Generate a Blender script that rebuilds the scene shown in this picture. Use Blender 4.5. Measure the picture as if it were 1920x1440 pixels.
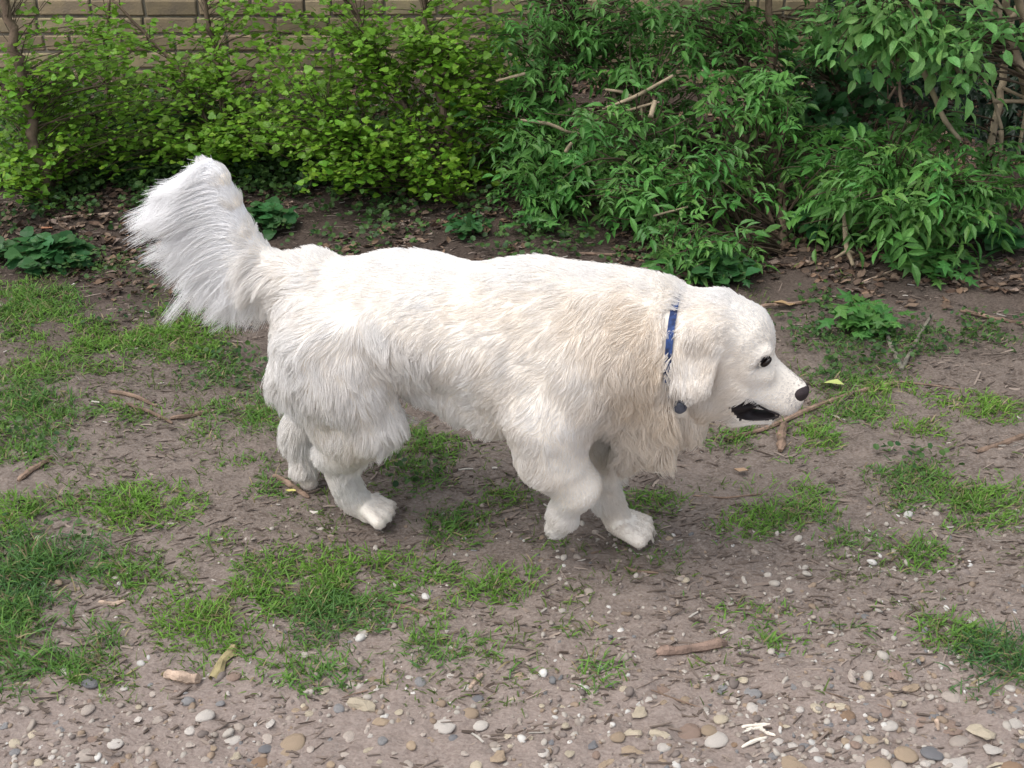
import bpy, math, random
import numpy as np
from mathutils import Vector, Matrix, kdtree

for _o in list(bpy.data.objects):
    bpy.data.objects.remove(_o)
scene = bpy.context.scene
COL = scene.collection
RNG = np.random.default_rng(7)
random.seed(7)

# ------------------------------------------------------------------ camera
FPX, CAMH, PITCH = 2300.0, 1.66, math.radians(31.5)      # focal length in 1920-px units
cam_d = bpy.data.cameras.new('camera')
cam_d.sensor_width = 36.0
cam_d.lens = 36.0 * FPX / 1920.0
cam_d.clip_start = 0.05
cam_d.clip_end = 400.0
cam = bpy.data.objects.new('camera', cam_d)
COL.objects.link(cam)
cam.location = (0, 0, CAMH)
cam.rotation_euler = (math.pi / 2 - PITCH, 0, 0)
scene.camera = cam

# ------------------------------------------------------------------ light: overcast daylight
world = bpy.data.worlds.new('World')
scene.world = world
world.use_nodes = True
wn, wl = world.node_tree.nodes, world.node_tree.links
bg = wn.get('Background')
sky = wn.new('ShaderNodeTexSky')
sky.sky_type = 'NISHITA'
sky.sun_disc = False
SUN_EL, SUN_AZ = math.radians(64), math.radians(-115)     # azimuth clockwise from +Y
sky.sun_elevation = SUN_EL
sky.sun_rotation = SUN_AZ
sky.dust_density = 4.0
sky.air_density = 1.0
hs = wn.new('ShaderNodeHueSaturation')
hs.inputs['Saturation'].default_value = 0.42             # cloud veil: nearly white sky
wl.new(sky.outputs[0], hs.inputs['Color'])
wl.new(hs.outputs[0], bg.inputs['Color'])
bg.inputs['Strength'].default_value = 0.15
sun_d = bpy.data.lights.new('sun', 'SUN')
sun_d.energy = 0.75
sun_d.angle = math.radians(60)
sun_d.color = (1.0, 0.985, 0.965)
sun = bpy.data.objects.new('sun', sun_d)
COL.objects.link(sun)
_sd = Vector((math.sin(SUN_AZ) * math.cos(SUN_EL), math.cos(SUN_AZ) * math.cos(SUN_EL), math.sin(SUN_EL)))
sun.rotation_euler = _sd.to_track_quat('Z', 'Y').to_euler()
scene.view_settings.view_transform = 'Standard'
scene.view_settings.look = 'None'
scene.view_settings.exposure = 0.74
scene.view_settings.gamma = 1.0
scene.view_settings.use_curve_mapping = False
scene.cycles.max_bounces = 8
scene.cycles.diffuse_bounces = 6
scene.cycles.transparent_max_bounces = 8

# ------------------------------------------------------------------ geometry helpers
CP, SP = math.cos(PITCH), math.sin(PITCH)

def ray(px, py):
    """direction of the sight line through a pixel of the 1920x1440 photograph"""
    a, b = (px - 960.0) / FPX, (720.0 - py) / FPX
    return np.array([a, CP + b * SP, -SP + b * CP])

def gpt(px, py, z=0.0):
    """the ground point seen at that pixel"""
    d = ray(px, py)
    t = (z - CAMH) / d[2]
    return np.array([d[0] * t, d[1] * t, z])

def ypt(px, py, y):
    """the point of the sight line at ground distance y"""
    d = ray(px, py)
    t = y / d[1]
    return np.array([d[0] * t, y, CAMH + d[2] * t])

def _hash(ix, iy, seed):
    h = (ix.astype(np.int64) * 374761393 + iy.astype(np.int64) * 668265263 + seed * 1442695041) & 0x7fffffff
    h = ((h ^ (h >> 13)) * 1274126177) & 0x7fffffff
    return ((h ^ (h >> 16)) & 0xffff) / 65535.0

def vnoise(x, y, seed=0):
    x, y = np.asarray(x, float), np.asarray(y, float)
    ix, iy = np.floor(x), np.floor(y)
    fx, fy = x - ix, y - iy
    fx, fy = fx * fx * (3 - 2 * fx), fy * fy * (3 - 2 * fy)
    a, b = _hash(ix, iy, seed), _hash(ix + 1, iy, seed)
    c, d = _hash(ix, iy + 1, seed), _hash(ix + 1, iy + 1, seed)
    return (a * (1 - fx) + b * fx) * (1 - fy) + (c * (1 - fx) + d * fx) * fy

def fbm(x, y, seed=0, octs=4):
    s, a, t = 0.0, 1.0, 0.0
    for k in range(octs):
        s = s + a * vnoise(np.asarray(x) * 2 ** k, np.asarray(y) * 2 ** k, seed + k * 17)
        t += a
        a *= 0.5
    return s / t

def ground_z(x, y):
    x, y = np.asarray(x, float), np.asarray(y, float)
    near = np.clip(1.0 - (np.hypot(x, y - 3) - 7) / 6, 0.0, 1.0)
    return near * (0.050 * (fbm(x * 1.3, y * 1.3, 3, 3) - 0.5) + 0.016 * (fbm(x * 9, y * 9, 11, 3) - 0.5))

def make_mesh(name, V, faces, mats=(), smooth=False, tint=None, fmat=None):
    """V (n,3) array; faces = list of (m,k) integer arrays (tris and/or quads)"""
    me = bpy.data.meshes.new(name)
    V = np.asarray(V, np.float32)
    if isinstance(faces, np.ndarray):
        faces = [faces]
    faces = [np.asarray(f, np.int32) for f in faces if len(f)]
    nl = sum(f.size for f in faces)
    npol = sum(len(f) for f in faces)
    me.vertices.add(len(V))
    me.vertices.foreach_set('co', V.ravel())
    me.loops.add(nl)
    me.loops.foreach_set('vertex_index', np.concatenate([f.ravel() for f in faces]))
    me.polygons.add(npol)
    starts, tot = [], 0
    for f in faces:
        starts.append(tot + np.arange(len(f)) * f.shape[1])
        tot += f.size
    me.polygons.foreach_set('loop_start', np.concatenate(starts).astype(np.int32))
    if fmat is not None:
        me.polygons.foreach_set('material_index', np.asarray(fmat, np.int32))
    me.polygons.foreach_set('use_smooth', np.full(npol, bool(smooth)))
    for m in mats:
        me.materials.append(m)
    if tint is not None:
        t = np.asarray(tint, np.float32)
        if t.shape[1] == 3:
            t = np.hstack([t, np.ones((len(t), 1), np.float32)])
        a = me.attributes.new('tint', 'FLOAT_COLOR', 'POINT')
        a.data.foreach_set('color', t.ravel())
    me.update(calc_edges=True)
    me.validate()
    return me

def link(name, me, parent=None, loc=None):
    o = bpy.data.objects.new(name, me)
    COL.objects.link(o)
    if parent is not None:
        o.parent = parent
    if loc is not None:
        o.location = loc
    return o

def tag(o, label=None, cat=None, group=None, kind=None):
    if label: o['label'] = label
    if cat: o['category'] = cat
    if group: o['group'] = group
    if kind: o['kind'] = kind
    return o

def thing(name, label, cat, loc=(0, 0, 0), rz=0.0, group=None):
    o = link(name, None, loc=loc)
    o.rotation_euler = (0, 0, rz)
    return tag(o, label, cat, group)

def rot_many(rx, ry, rz):
    """(n,3,3) matrices Rz Ry Rx"""
    cx, sx, cy, sy, cz, sz = np.cos(rx), np.sin(rx), np.cos(ry), np.sin(ry), np.cos(rz), np.sin(rz)
    R = np.empty((len(cx), 3, 3))
    R[:, 0, 0] = cz * cy; R[:, 0, 1] = cz * sy * sx - sz * cx; R[:, 0, 2] = cz * sy * cx + sz * sx
    R[:, 1, 0] = sz * cy; R[:, 1, 1] = sz * sy * sx + cz * cx; R[:, 1, 2] = sz * sy * cx - cz * sx
    R[:, 2, 0] = -sy;     R[:, 2, 1] = cy * sx;                R[:, 2, 2] = cy * cx
    return R

def scatter(templates, P, R, S, tint, which=None):
    """copies of small templates [(V,[faces..])] -> arrays V, faces(list), tint"""
    n = len(P)
    S = np.asarray(S, float)
    if S.ndim == 1:
        S = np.repeat(S[:, None], 3, 1)
    which = RNG.integers(0, len(templates), n) if which is None else which
    Vs, Fs, Ts, off = [], {}, [], 0
    for k, (tv, tf) in enumerate(templates):
        m = np.where(which == k)[0]
        if not len(m): continue
        X = tv[None] * S[m][:, None, :]
        X = np.einsum('nij,nkj->nki', R[m], X) + P[m][:, None, :]
        Vs.append(X.reshape(-1, 3))
        Ts.append(np.repeat(tint[m], len(tv), 0))
        for f in tf:
            g = f[None] + (off + np.arange(len(m)) * len(tv))[:, None, None]
            Fs.setdefault(f.shape[1], []).append(g.reshape(-1, f.shape[1]))
        off += len(m) * len(tv)
    return np.concatenate(Vs), [np.concatenate(v) for v in Fs.values()], np.concatenate(Ts)

def tube(path, radii, sides=7, jitter=0.0, cap=True):
    """tapered tube along a polyline"""
    path = np.asarray(path, float)
    n = len(path)
    radii = np.broadcast_to(np.asarray(radii, float), (n,))
    T = np.gradient(path, axis=0)
    T /= np.linalg.norm(T, axis=1)[:, None] + 1e-9
    ref = np.array([0, 0, 1.0]) if abs(T[:, 2]).mean() < 0.8 else np.array([1.0, 0, 0])
    V = []
    for i in range(n):
        a = np.cross(T[i], ref); a /= np.linalg.norm(a) + 1e-9
        b = np.cross(T[i], a)
        for s in range(sides):
            t = 2 * math.pi * s / sides
            r = radii[i] * (1 + jitter * random.uniform(-1, 1))
            V.append(path[i] + r * (a * math.cos(t) + b * math.sin(t)))
    F = [(i * sides + s, i * sides + (s + 1) % sides, (i + 1) * sides + (s + 1) % sides, (i + 1) * sides + s)
         for i in range(n - 1) for s in range(sides)]
    F3 = []
    if cap:
        V.append(path[0]); V.append(path[-1])
        c0, c1 = len(V) - 2, len(V) - 1
        F3 = [(c0, (s + 1) % sides, s) for s in range(sides)] + [(c1, (n - 1) * sides + s, (n - 1) * sides + (s + 1) % sides) for s in range(sides)]
    return np.array(V), [np.array(F), np.array(F3)] if F3 else [np.array(F)]

def merge(parts):
    Vs, Fs, off = [], {}, 0
    for V, F in parts:
        Vs.append(V)
        for f in F:
            if len(f): Fs.setdefault(f.shape[1], []).append(f + off)
        off += len(V)
    return np.concatenate(Vs), [np.concatenate(v) for v in Fs.values()]

# ------------------------------------------------------------------ material helper
def material(name, base, rough=0.8, var=0.25, scale=30.0, tint=False, bump=0.0, bump_scale=200.0, translucent=0.0,
             rnd=0.0, col2=None, spec=0.3, hue=0.0, detail=6):
    m = bpy.data.materials.new(name)
    m.use_nodes = True
    N, L = m.node_tree.nodes, m.node_tree.links
    N.clear()
    out = N.new('ShaderNodeOutputMaterial')
    p = N.new('ShaderNodeBsdfPrincipled')
    p.inputs['Roughness'].default_value = rough
    p.inputs['Specular IOR Level'].default_value = spec
    geo = N.new('ShaderNodeTexCoord')
    no = N.new('ShaderNodeTexNoise')
    no.inputs['Scale'].default_value = scale
    no.inputs['Detail'].default_value = detail
    L.new(geo.outputs['Object'], no.inputs['Vector'])
    mix = N.new('ShaderNodeMix'); mix.data_type = 'RGBA'
    c2 = col2 if col2 else tuple(c * (1 - var) for c in base)
    c1 = base if col2 else tuple(min(1, c * (1 + var)) for c in base)
    mix.inputs[6].default_value = (*c1, 1)
    mix.inputs[7].default_value = (*c2, 1)
    ramp = N.new('ShaderNodeMapRange')
    ramp.inputs['From Min'].default_value = 0.3
    ramp.inputs['From Max'].default_value = 0.7
    L.new(no.outputs['Fac'], ramp.inputs['Value'])
    L.new(ramp.outputs[0], mix.inputs[0])
    col = mix.outputs[2]
    if tint:
        at = N.new('ShaderNodeAttribute'); at.attribute_name = 'tint'
        mu = N.new('ShaderNodeMix'); mu.data_type = 'RGBA'; mu.blend_type = 'MULTIPLY'
        mu.inputs[0].default_value = 1.0
        L.new(col, mu.inputs[6]); L.new(at.outputs['Color'], mu.inputs[7])
        col = mu.outputs[2]
    if rnd > 0:
        oi = N.new('ShaderNodeObjectInfo')
        mr = N.new('ShaderNodeMapRange')
        mr.inputs['To Min'].default_value = 1 - rnd; mr.inputs['To Max'].default_value = 1 + rnd
        L.new(oi.outputs['Random'], mr.inputs['Value'])
        mr2 = N.new('ShaderNodeMapRange')
        mr2.inputs['To Min'].default_value = 0.5 - hue; mr2.inputs['To Max'].default_value = 0.5 + hue
        wn_ = N.new('ShaderNodeTexWhiteNoise'); wn_.noise_dimensions = '1D'
        L.new(oi.outputs['Random'], wn_.inputs['W'])
        L.new(wn_.outputs['Value'], mr2.inputs['Value'])
        h = N.new('ShaderNodeHueSaturation')
        L.new(mr.outputs[0], h.inputs['Value']); L.new(mr2.outputs[0], h.inputs['Hue'])
        L.new(col, h.inputs['Color'])
        col = h.outputs['Color']
    L.new(col, p.inputs['Base Color'])
    if bump > 0:
        n2 = N.new('ShaderNodeTexNoise'); n2.inputs['Scale'].default_value = bump_scale; n2.inputs['Detail'].default_value = 5
        L.new(geo.outputs['Object'], n2.inputs['Vector'])
        b = N.new('ShaderNodeBump'); b.inputs['Strength'].default_value = bump; b.inputs['Distance'].default_value = 0.004
        L.new(n2.outputs['Fac'], b.inputs['Height']); L.new(b.outputs['Normal'], p.inputs['Normal'])
    sh = p.outputs[0]
    if translucent > 0:
        tr = N.new('ShaderNodeBsdfTranslucent')
        L.new(col, tr.inputs['Color'])
        ms = N.new('ShaderNodeMixShader'); ms.inputs[0].default_value = translucent
        L.new(sh, ms.inputs[1]); L.new(tr.outputs[0], ms.inputs[2])
        sh = ms.outputs[0]
    L.new(sh, out.inputs['Surface'])
    return m
# ================================================================== ground
def axis(lo, hi, step_in, far, n_out):
    mid = np.arange(lo, hi + step_in, step_in)
    out = np.geomspace(0.05, 1, n_out)
    return np.concatenate([lo - out[::-1] * (far + lo if lo > 0 else far), mid, hi + out * far])
gx = axis(-2.6, 2.6, .0115, 90, 16)
ys = [1.35]
while ys[-1] < 5.6: ys.append(ys[-1] + .0062 * ys[-1] ** .8)
gy = np.concatenate([1.35 - np.geomspace(.05, 90, 14)[::-1], ys, ys[-1] + np.geomspace(.05, 120, 16)])
X, Y = np.meshgrid(gx, gy)
def soil_detail(x, y):
    m = np.clip((2.7 - abs(x)) / .3, 0, 1) * np.clip((y - 1.2) / .2, 0, 1) * np.clip((5.7 - y) / .2, 0, 1)
    d = .017 * (fbm(x * 22, y * 40, 51, 3) - .5) + .012 * (fbm(x * 55, y * 100, 57, 2) - .5)
    crack = abs(fbm(x * 14, y * 30, 63, 3) - .5)
    return m * (d - .006 * np.exp(-(crack / .02) ** 2))
Z = ground_z(X, Y) + soil_detail(X, Y)
nx_, ny_ = len(gx), len(gy)
gi = np.arange(nx_ * ny_).reshape(ny_, nx_)
gq = np.stack([gi[:-1, :-1], gi[:-1, 1:], gi[1:, 1:], gi[1:, :-1]], -1).reshape(-1, 4)

m_soil = bpy.data.materials.new('soil'); m_soil.use_nodes = True
N, L = m_soil.node_tree.nodes, m_soil.node_tree.links
p = N['Principled BSDF']; p.inputs['Roughness'].default_value = .9; p.inputs['Specular IOR Level'].default_value = .2
tc = N.new('ShaderNodeTexCoord')
mp = N.new('ShaderNodeMapping'); mp.inputs['Scale'].default_value = (1, 1.6, 1)
L.new(tc.outputs['Object'], mp.inputs['Vector'])
def noise(scale, detail, vec=None, rough=.6):
    n_ = N.new('ShaderNodeTexNoise'); n_.inputs['Scale'].default_value = scale; n_.inputs['Detail'].default_value = detail
    n_.inputs['Roughness'].default_value = rough
    L.new(vec or mp.outputs[0], n_.inputs['Vector']); return n_
def mixc(fac, a, b):
    m = N.new('ShaderNodeMix'); m.data_type = 'RGBA'
    for s_, v_ in ((0, fac), (6, a), (7, b)):
        if isinstance(v_, tuple): m.inputs[s_].default_value = (*v_, 1)
        elif isinstance(v_, float): m.inputs[s_].default_value = v_
        else: L.new(v_, m.inputs[s_])
    return m.outputs[2]
def rng_(val, a, b, c=0., d=1.):
    r = N.new('ShaderNodeMapRange'); r.inputs['From Min'].default_value = a; r.inputs['From Max'].default_value = b
    r.inputs['To Min'].default_value = c; r.inputs['To Max'].default_value = d
    L.new(val, r.inputs['Value']); return r.outputs[0]
dampn = None
n_big, n_mid, n_fine = noise(2.2, 5), noise(17, 6), noise(130, 6, rough=.7)
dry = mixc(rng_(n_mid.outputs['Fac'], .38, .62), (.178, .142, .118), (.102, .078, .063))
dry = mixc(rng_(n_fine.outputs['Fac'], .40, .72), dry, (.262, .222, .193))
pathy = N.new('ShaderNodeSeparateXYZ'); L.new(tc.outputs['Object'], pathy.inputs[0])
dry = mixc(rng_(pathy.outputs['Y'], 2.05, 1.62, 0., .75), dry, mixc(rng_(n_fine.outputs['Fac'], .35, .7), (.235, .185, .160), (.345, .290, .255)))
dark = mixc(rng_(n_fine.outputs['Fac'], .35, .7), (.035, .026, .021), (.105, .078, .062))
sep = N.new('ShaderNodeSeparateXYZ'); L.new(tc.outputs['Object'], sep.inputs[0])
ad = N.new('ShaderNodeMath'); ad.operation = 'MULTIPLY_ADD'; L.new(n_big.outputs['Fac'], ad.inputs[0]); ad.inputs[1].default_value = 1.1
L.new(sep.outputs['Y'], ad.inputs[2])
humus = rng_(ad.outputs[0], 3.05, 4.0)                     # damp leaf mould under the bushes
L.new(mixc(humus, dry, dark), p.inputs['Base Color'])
vb = N.new('ShaderNodeTexVoronoi'); vb.inputs['Scale'].default_value = 95; L.new(mp.outputs[0], vb.inputs['Vector'])
b1 = N.new('ShaderNodeBump'); b1.inputs['Strength'].default_value = .55; b1.inputs['Distance'].default_value = .006
L.new(n_fine.outputs['Fac'], b1.inputs['Height'])
b2 = N.new('ShaderNodeBump'); b2.inputs['Strength'].default_value = .35; b2.inputs['Distance'].default_value = .005
L.new(vb.outputs['Distance'], b2.inputs['Height']); L.new(b1.outputs[0], b2.inputs['Normal']); L.new(b2.outputs[0], p.inputs['Normal'])
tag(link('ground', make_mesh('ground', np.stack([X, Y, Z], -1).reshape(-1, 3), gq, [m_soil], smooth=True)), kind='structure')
def gz(x, y): return ground_z(x, y) + soil_detail(x, y)

# ------------------------------------------------------------------ brick wall
WY = 5.23
m_brick = material('stock_brick', (.36, .29, .165), rough=.9, scale=14, col2=(.23, .19, .13), bump=.6, bump_scale=120, rnd=.28, hue=.015)
m_mortar = material('lime_mortar', (.22, .195, .15), rough=.95, scale=20, var=.35, bump=.6, bump_scale=180)
wall = thing('brick_wall', 'yellow-brown stock brick garden wall running behind the bushes', 'wall', loc=(0, WY, 0))
bx = [(-3.7, .011, -.1), (3.9, .011, -.1), (3.9, .22, -.1), (-3.7, .22, -.1)]
V = np.array(bx + [(a, b, 1.52) for a, b, _ in bx])
link('mortar', make_mesh('mortar', V, np.array([(0, 1, 5, 4), (1, 2, 6, 5), (2, 3, 7, 6), (3, 0, 4, 7), (4, 5, 6, 7)]), [m_mortar]), wall)
def brick_template(seed, l=.215, h=.065, d=.1):
    r = np.random.default_rng(seed)
    b = .006
    xs, zs = [0, b, l - b, l], [0, b, h - b, h]
    V, idx = [], {}
    for i, x in enumerate(xs):
        for k, z in enumerate(zs):
            edge = (i in (0, 3)) + (k in (0, 3))
            V.append((x + (r.uniform(-.002, .002)), (.004 * edge) + r.uniform(0, .0022), z + r.uniform(-.0015, .0015)))
    n0 = len(V)
    for x in (0, l):
        for z in (0, h): V.append((x, d * .5, z))
    F4 = [(i * 4 + k, (i + 1) * 4 + k, (i + 1) * 4 + k + 1, i * 4 + k + 1) for i in range(3) for k in range(3)]
    def strip(ids, a, b_): return [(ids[q + 1], ids[q], a if q < 1 else a, b_) for q in ()]
    F4 += [(0, n0, n0 + 2, 12), (3, 15, n0 + 3, n0 + 1), (0, 3, n0 + 1, n0), (12, n0 + 2, n0 + 3, 15)]
    return np.array(V), [np.array(F4)]
BT = [brick_template(k) for k in range(6)]
BM = [make_mesh('brick', v, f, [m_brick]) for v, f in BT]
hv = [(v * np.array([.47, 1, 1]), f) for v, f in BT]       # headers
BH = [make_mesh('brick', v, f, [m_brick]) for v, f in hv]
stuffP, stuffW = [], []
for c in range(20):
    z = -.02 + c * .075
    x = -2.45 - (c % 2) * .105 + random.uniform(-.02, .02)
    k = 0
    while x < (2.75 if c < 7 else 3.0):
        head = random.random() < .22
        w = .101 if head else .215
        if c < 7:
            o = link('brick', random.choice(BH if head else BM), wall, (x, random.uniform(-.003, .005), z + random.uniform(-.002, .002)))
        else:
            stuffP.append((x, 0, z)); stuffW.append(w / .215)
        x += w + .010
        k += 1
S = np.stack([np.array(stuffW), np.ones(len(stuffW)), np.ones(len(stuffW))], 1)
V, Fq, _t = scatter(BT, np.array(stuffP), rot_many(*np.zeros((3, len(stuffP)))), S, np.ones((len(stuffP), 3)))
tag(link('upper_brick_courses', make_mesh('upper_brick_courses', V, Fq, [m_brick]), wall), kind='stuff')

# ------------------------------------------------------------------ grass in patches (ellipses in the photograph laid on the ground)
PATCH = [(40,560,90,30,.8,.2,.9),(250,640,80,24,.6,.2,.9),(350,650,70,22,.7,.2,.9),(20,1130,60,30,.8,.7,1.3),(680,1090,80,26,.7,.3,1),(1450,960,90,26,.6,.25,.9),(1640,780,60,16,.5,.2,.9),(1480,850,40,10,.3,.3,.7),  # px, py, rx, ry, density, greenness (0 yellow-bright .. 1 dark blue-green), height
 (60,590,85,42,1,.3,1),(160,655,95,50,1,.15,1),(330,620,95,42,1,.15,.9),(70,760,95,48,1,.45,1.1),(420,690,80,36,.7,.7,.8),(465,770,90,38,1,.2,1),
 (50,850,85,30,.7,.4,.9),(225,770,60,20,.8,.2,.8),(250,945,115,36,1,.15,1.1),(50,960,90,34,1,.2,1.1),(70,1060,115,72,1,.9,1.5),(235,1070,60,40,.7,.5,1),
 (500,910,52,20,.6,.3,.8),(55,1210,130,75,1,.6,1.5),(180,1275,60,25,.6,.35,1),(400,1150,95,55,1,.2,1.1),(560,1080,130,55,1,.3,1),(610,1130,130,55,1,.55,1.1),
 (500,1240,110,40,.7,.5,1),(600,1275,60,26,.7,.7,1),(700,1045,95,34,.7,.3,.9),(850,980,75,34,.8,.3,.9),(790,840,70,34,1,.3,.9),(790,895,65,24,.6,.4,.8),
 (945,925,50,16,.7,.2,.8),(900,1090,120,36,.9,.3,1),(790,1200,95,40,.7,.5,1),(960,1215,52,34,.8,.4,1),(1105,1255,70,42,.55,.5,1),(1080,1180,60,20,.4,.5,.8),
 (460,868,50,13,.8,.15,.8),(1205,932,72,22,.8,.3,.9),(1375,810,62,18,.9,.4,.9),(1530,812,52,25,1,.1,1),(1590,772,66,22,1,.15,.9),(1650,735,95,26,.7,.25,.9),
 (1480,930,72,42,1,.2,1.1),(1400,985,62,20,.7,.3,.8),(1590,1010,60,18,.7,.2,.9),(1720,1030,52,30,.9,.2,1.1),(1700,880,75,22,.8,.5,.9),(1810,930,125,52,1,.3,1),
 (1850,760,75,24,1,.1,1),(1720,800,52,20,.8,.05,.9),(1390,1140,90,24,.6,.3,.9),(1450,1195,62,15,.6,.3,.8),(1590,1182,64,18,.7,.25,.9),(1800,1180,65,32,.9,.2,1.1),
 (1890,1225,75,48,1,.9,1.5),(1560,650,65,30,.5,.5,.8),(1690,640,110,26,.5,.5,.8),(1590,700,110,22,.6,.4,.8),(1820,630,80,24,.5,.5,.8),(380,1000,62,24,.6,.3,.8),
 (1680,1125,45,12,.4,.3,.7),(640,1230,120,40,.45,.5,.9),(1230,1030,60,10,.3,.3,.7),(830,1140,80,22,.35,.4,.8),(300,1075,50,16,.5,.2,.8),
 (30,700,60,24,.7,.3,.9),(200,500,60,18,.4,.5,.7),(560,960,40,12,.3,.4,.7),(740,800,50,24,.5,.4,.8),(1840,1290,60,18,.35,.6,.9),(1050,1010,50,10,.25,.3,.6),(1500,1130,60,10,.25,.3,.6),
]
def blade_template(w=.0016, h=1.0, bend=.35):
    V = [(-w, 0, 0), (w, 0, 0)]
    for t in (.4, .75):
        V += [(-w * (1 - t * .55), bend * t * t, t * (1 - .18 * t)), (w * (1 - t * .55), bend * t * t, t * (1 - .18 * t))]
    V.append((0, bend, .80))
    V = np.array(V)
    return V, [np.array([(0, 1, 3, 2), (2, 3, 5, 4)]), np.array([(4, 5, 6)])]
def in_photo(x, y, z=0.0):
    dy, dz = y, z - CAMH
    zc = dy * CP - dz * SP
    return 960 + FPX * x / zc, 720 - FPX * (dy * SP + dz * CP) / zc
BLP, BLC, BLH = [], [], []
for (a, b, rx, ry, den, gr, hh) in PATCH:
    c = gpt(a, b); ex = abs(gpt(a + rx, b)[0] - c[0]) * 1.22; ey = abs(gpt(a, b + ry)[1] - gpt(a, b - ry)[1]) / 2 * 1.22
    n = int(math.pi * ex * ey * 26000 * den)
    r = RNG.random(n) ** .60; t = RNG.uniform(0, 2 * math.pi, n)
    x, y = c[0] + ex * r * np.cos(t), c[1] + ey * r * np.sin(t)
    x = x + RNG.normal(0, .012, n); y = y + RNG.normal(0, .012, n)
    keep = fbm(x * 13, y * 13, 91, 3) + .12 * (1 - r) + RNG.normal(0, .07, n) > .45 + .10 * (1 - den)
    x, y, r = x[keep], y[keep], r[keep]
    BLP.append(np.stack([x, y], 1))
    g = np.clip(gr + RNG.normal(0, .16, len(x)) + (fbm(x * 6, y * 6, 95, 2) - .5) * .9, 0, 1)[:, None]
    col = np.array([.165, .320, .045]) * (1 - g) + np.array([.068, .165, .055]) * g
    dead = RNG.random(len(x)) < .13
    col[dead] = np.array([.34, .28, .15]) * RNG.uniform(.6, 1.1, (dead.sum(), 1))
    BLC.append(col * RNG.uniform(.75, 1.25, (len(x), 1)))
    BLH.append(hh * RNG.uniform(.5, 1.15, len(x)) * (1.05 - .45 * r))
# thin strays over the bare earth
n = 24000
x, y = RNG.uniform(-1.6, 1.6, n), RNG.uniform(1.6, 3.4, n)
keep = fbm(x * 7, y * 7, 99, 3) + .12 * np.clip(-x, -1, 1) > .54 + RNG.normal(0, .04, n)
x, y = x[keep], y[keep]
BLP.append(np.stack([x, y], 1)); BLC.append(np.array([.12, .18, .04]) * RNG.uniform(.6, 1.4, (len(x), 1))); BLH.append(RNG.uniform(.3, .7, len(x)))
BP, BC, BHt = np.concatenate(BLP), np.concatenate(BLC), np.concatenate(BLH)
n = len(BP)
print('grass blades', n)
az = np.where(RNG.random(n) < .5, 0, math.pi) + RNG.normal(0, .9, n) - math.pi / 2
lean = RNG.uniform(.15, 1.15, n)
Rm = rot_many(-lean * .8, RNG.normal(0, .25, n), az)
S = np.stack([RNG.uniform(.7, 1.5, n), .045 * BHt, .045 * BHt], 1)
V, Fq, T = scatter([blade_template(), blade_template(bend=.7), blade_template(w=.0012, bend=.1)],
                   np.column_stack([BP, gz(BP[:, 0], BP[:, 1]) - .002]), Rm, S, BC)
m_grass = material('grass_blade', (1, 1, 1), rough=.55, var=.08, tint=True, translucent=.35, spec=.3)
tag(link('grass', make_mesh('grass', V, Fq, [m_grass], tint=T)), 'short worn grass growing in patches over the bare earth', 'grass', kind='stuff')

# ------------------------------------------------------------------ small leaves, litter, twigs and grit scattered over the soil
def round_leaf(n=7, fold=.12):
    V = [(0, .45, .05)]
    for k in range(n):
        t = 2 * math.pi * k / n
        V.append((.42 * math.cos(t), .45 + .48 * math.sin(t), fold * abs(math.cos(t))))
    return np.array(V), [np.array([(0, 1 + k, 1 + (k + 1) % n) for k in range(n)])]
def curled_leaf(seed):
    r = np.random.default_rng(seed)
    V = []
    for t, w in ((0, .02), (.3, .26), (.65, .24), (1, .02)):
        z = .16 * math.sin(t * 3 + r.uniform(0, 2)) + r.uniform(-.05, .05)
        V += [(-w, t - .5, z + r.uniform(0, .22)), (0, t - .5, z), (w, t - .5, z + r.uniform(0, .22))]
    F4 = [(i * 3 + k, i * 3 + k + 1, i * 3 + k + 4, i * 3 + k + 3) for i in range(3) for k in range(2)]
    return np.array(V), [np.array(F4)]
def chip(seed):
    r = np.random.default_rng(seed)
    V = []
    for t in (0, .5, 1):
        o = np.array([t - .5, r.uniform(-.02, .02), r.uniform(0, .03)])
        for a in range(3):
            V.append(o + np.array([0, .05 * math.cos(a * 2.1), .05 * math.sin(a * 2.1)]) * (1.2 - .5 * abs(t - .5)))
    F4 = [(i * 3 + k, i * 3 + (k + 1) % 3, (i + 1) * 3 + (k + 1) % 3, (i + 1) * 3 + k) for i in range(2) for k in range(3)]
    return np.array(V), [np.array(F4), np.array([(0, 2, 1), (6, 7, 8)])]
CURL = [curled_leaf(k) for k in range(6)]; CHIP = [chip(k) for k in range(5)]
# leaf litter under the bushes
n = 17000
y = 3.0 + 2.25 * RNG.random(n) ** .85; x = RNG.uniform(-1, 1, n) * (y * .46 + .3)
keep = (fbm(x * 4, y * 4, 111, 3) > .40 + .16 * np.clip((3.7 - y) / .7, 0, 1))
x, y = x[keep], y[keep]; n = len(x)
right = np.clip((x - .1) / 1.0, 0, 1) * np.clip((y - 3.7) / .5, 0, 1)
pal = np.array([[.20, .13, .085], [.10, .062, .042], [.22, .155, .11], [.13, .09, .065], [.28, .21, .17], [.06, .04, .03]])
col = pal[RNG.choice(6, n, p=[.22, .24, .14, .22, .06, .12])] * RNG.uniform(.7, 1.2, (n, 1)) * (1 + .5 * right[:, None])
Rm = rot_many(RNG.normal(0, .35, n), RNG.normal(0, .35, n), RNG.normal(0, .8, n) + math.pi / 2)
S = RNG.uniform(.012, .044, n)[:, None] * np.array([1, 1, .8])
V, Fq, T = scatter(CURL, np.column_stack([x, y, gz(x, y) + .004]), Rm, S, col)
m_litter = material('dead_leaf', (1, 1, 1), rough=.8, var=.2, scale=60, tint=True)
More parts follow.
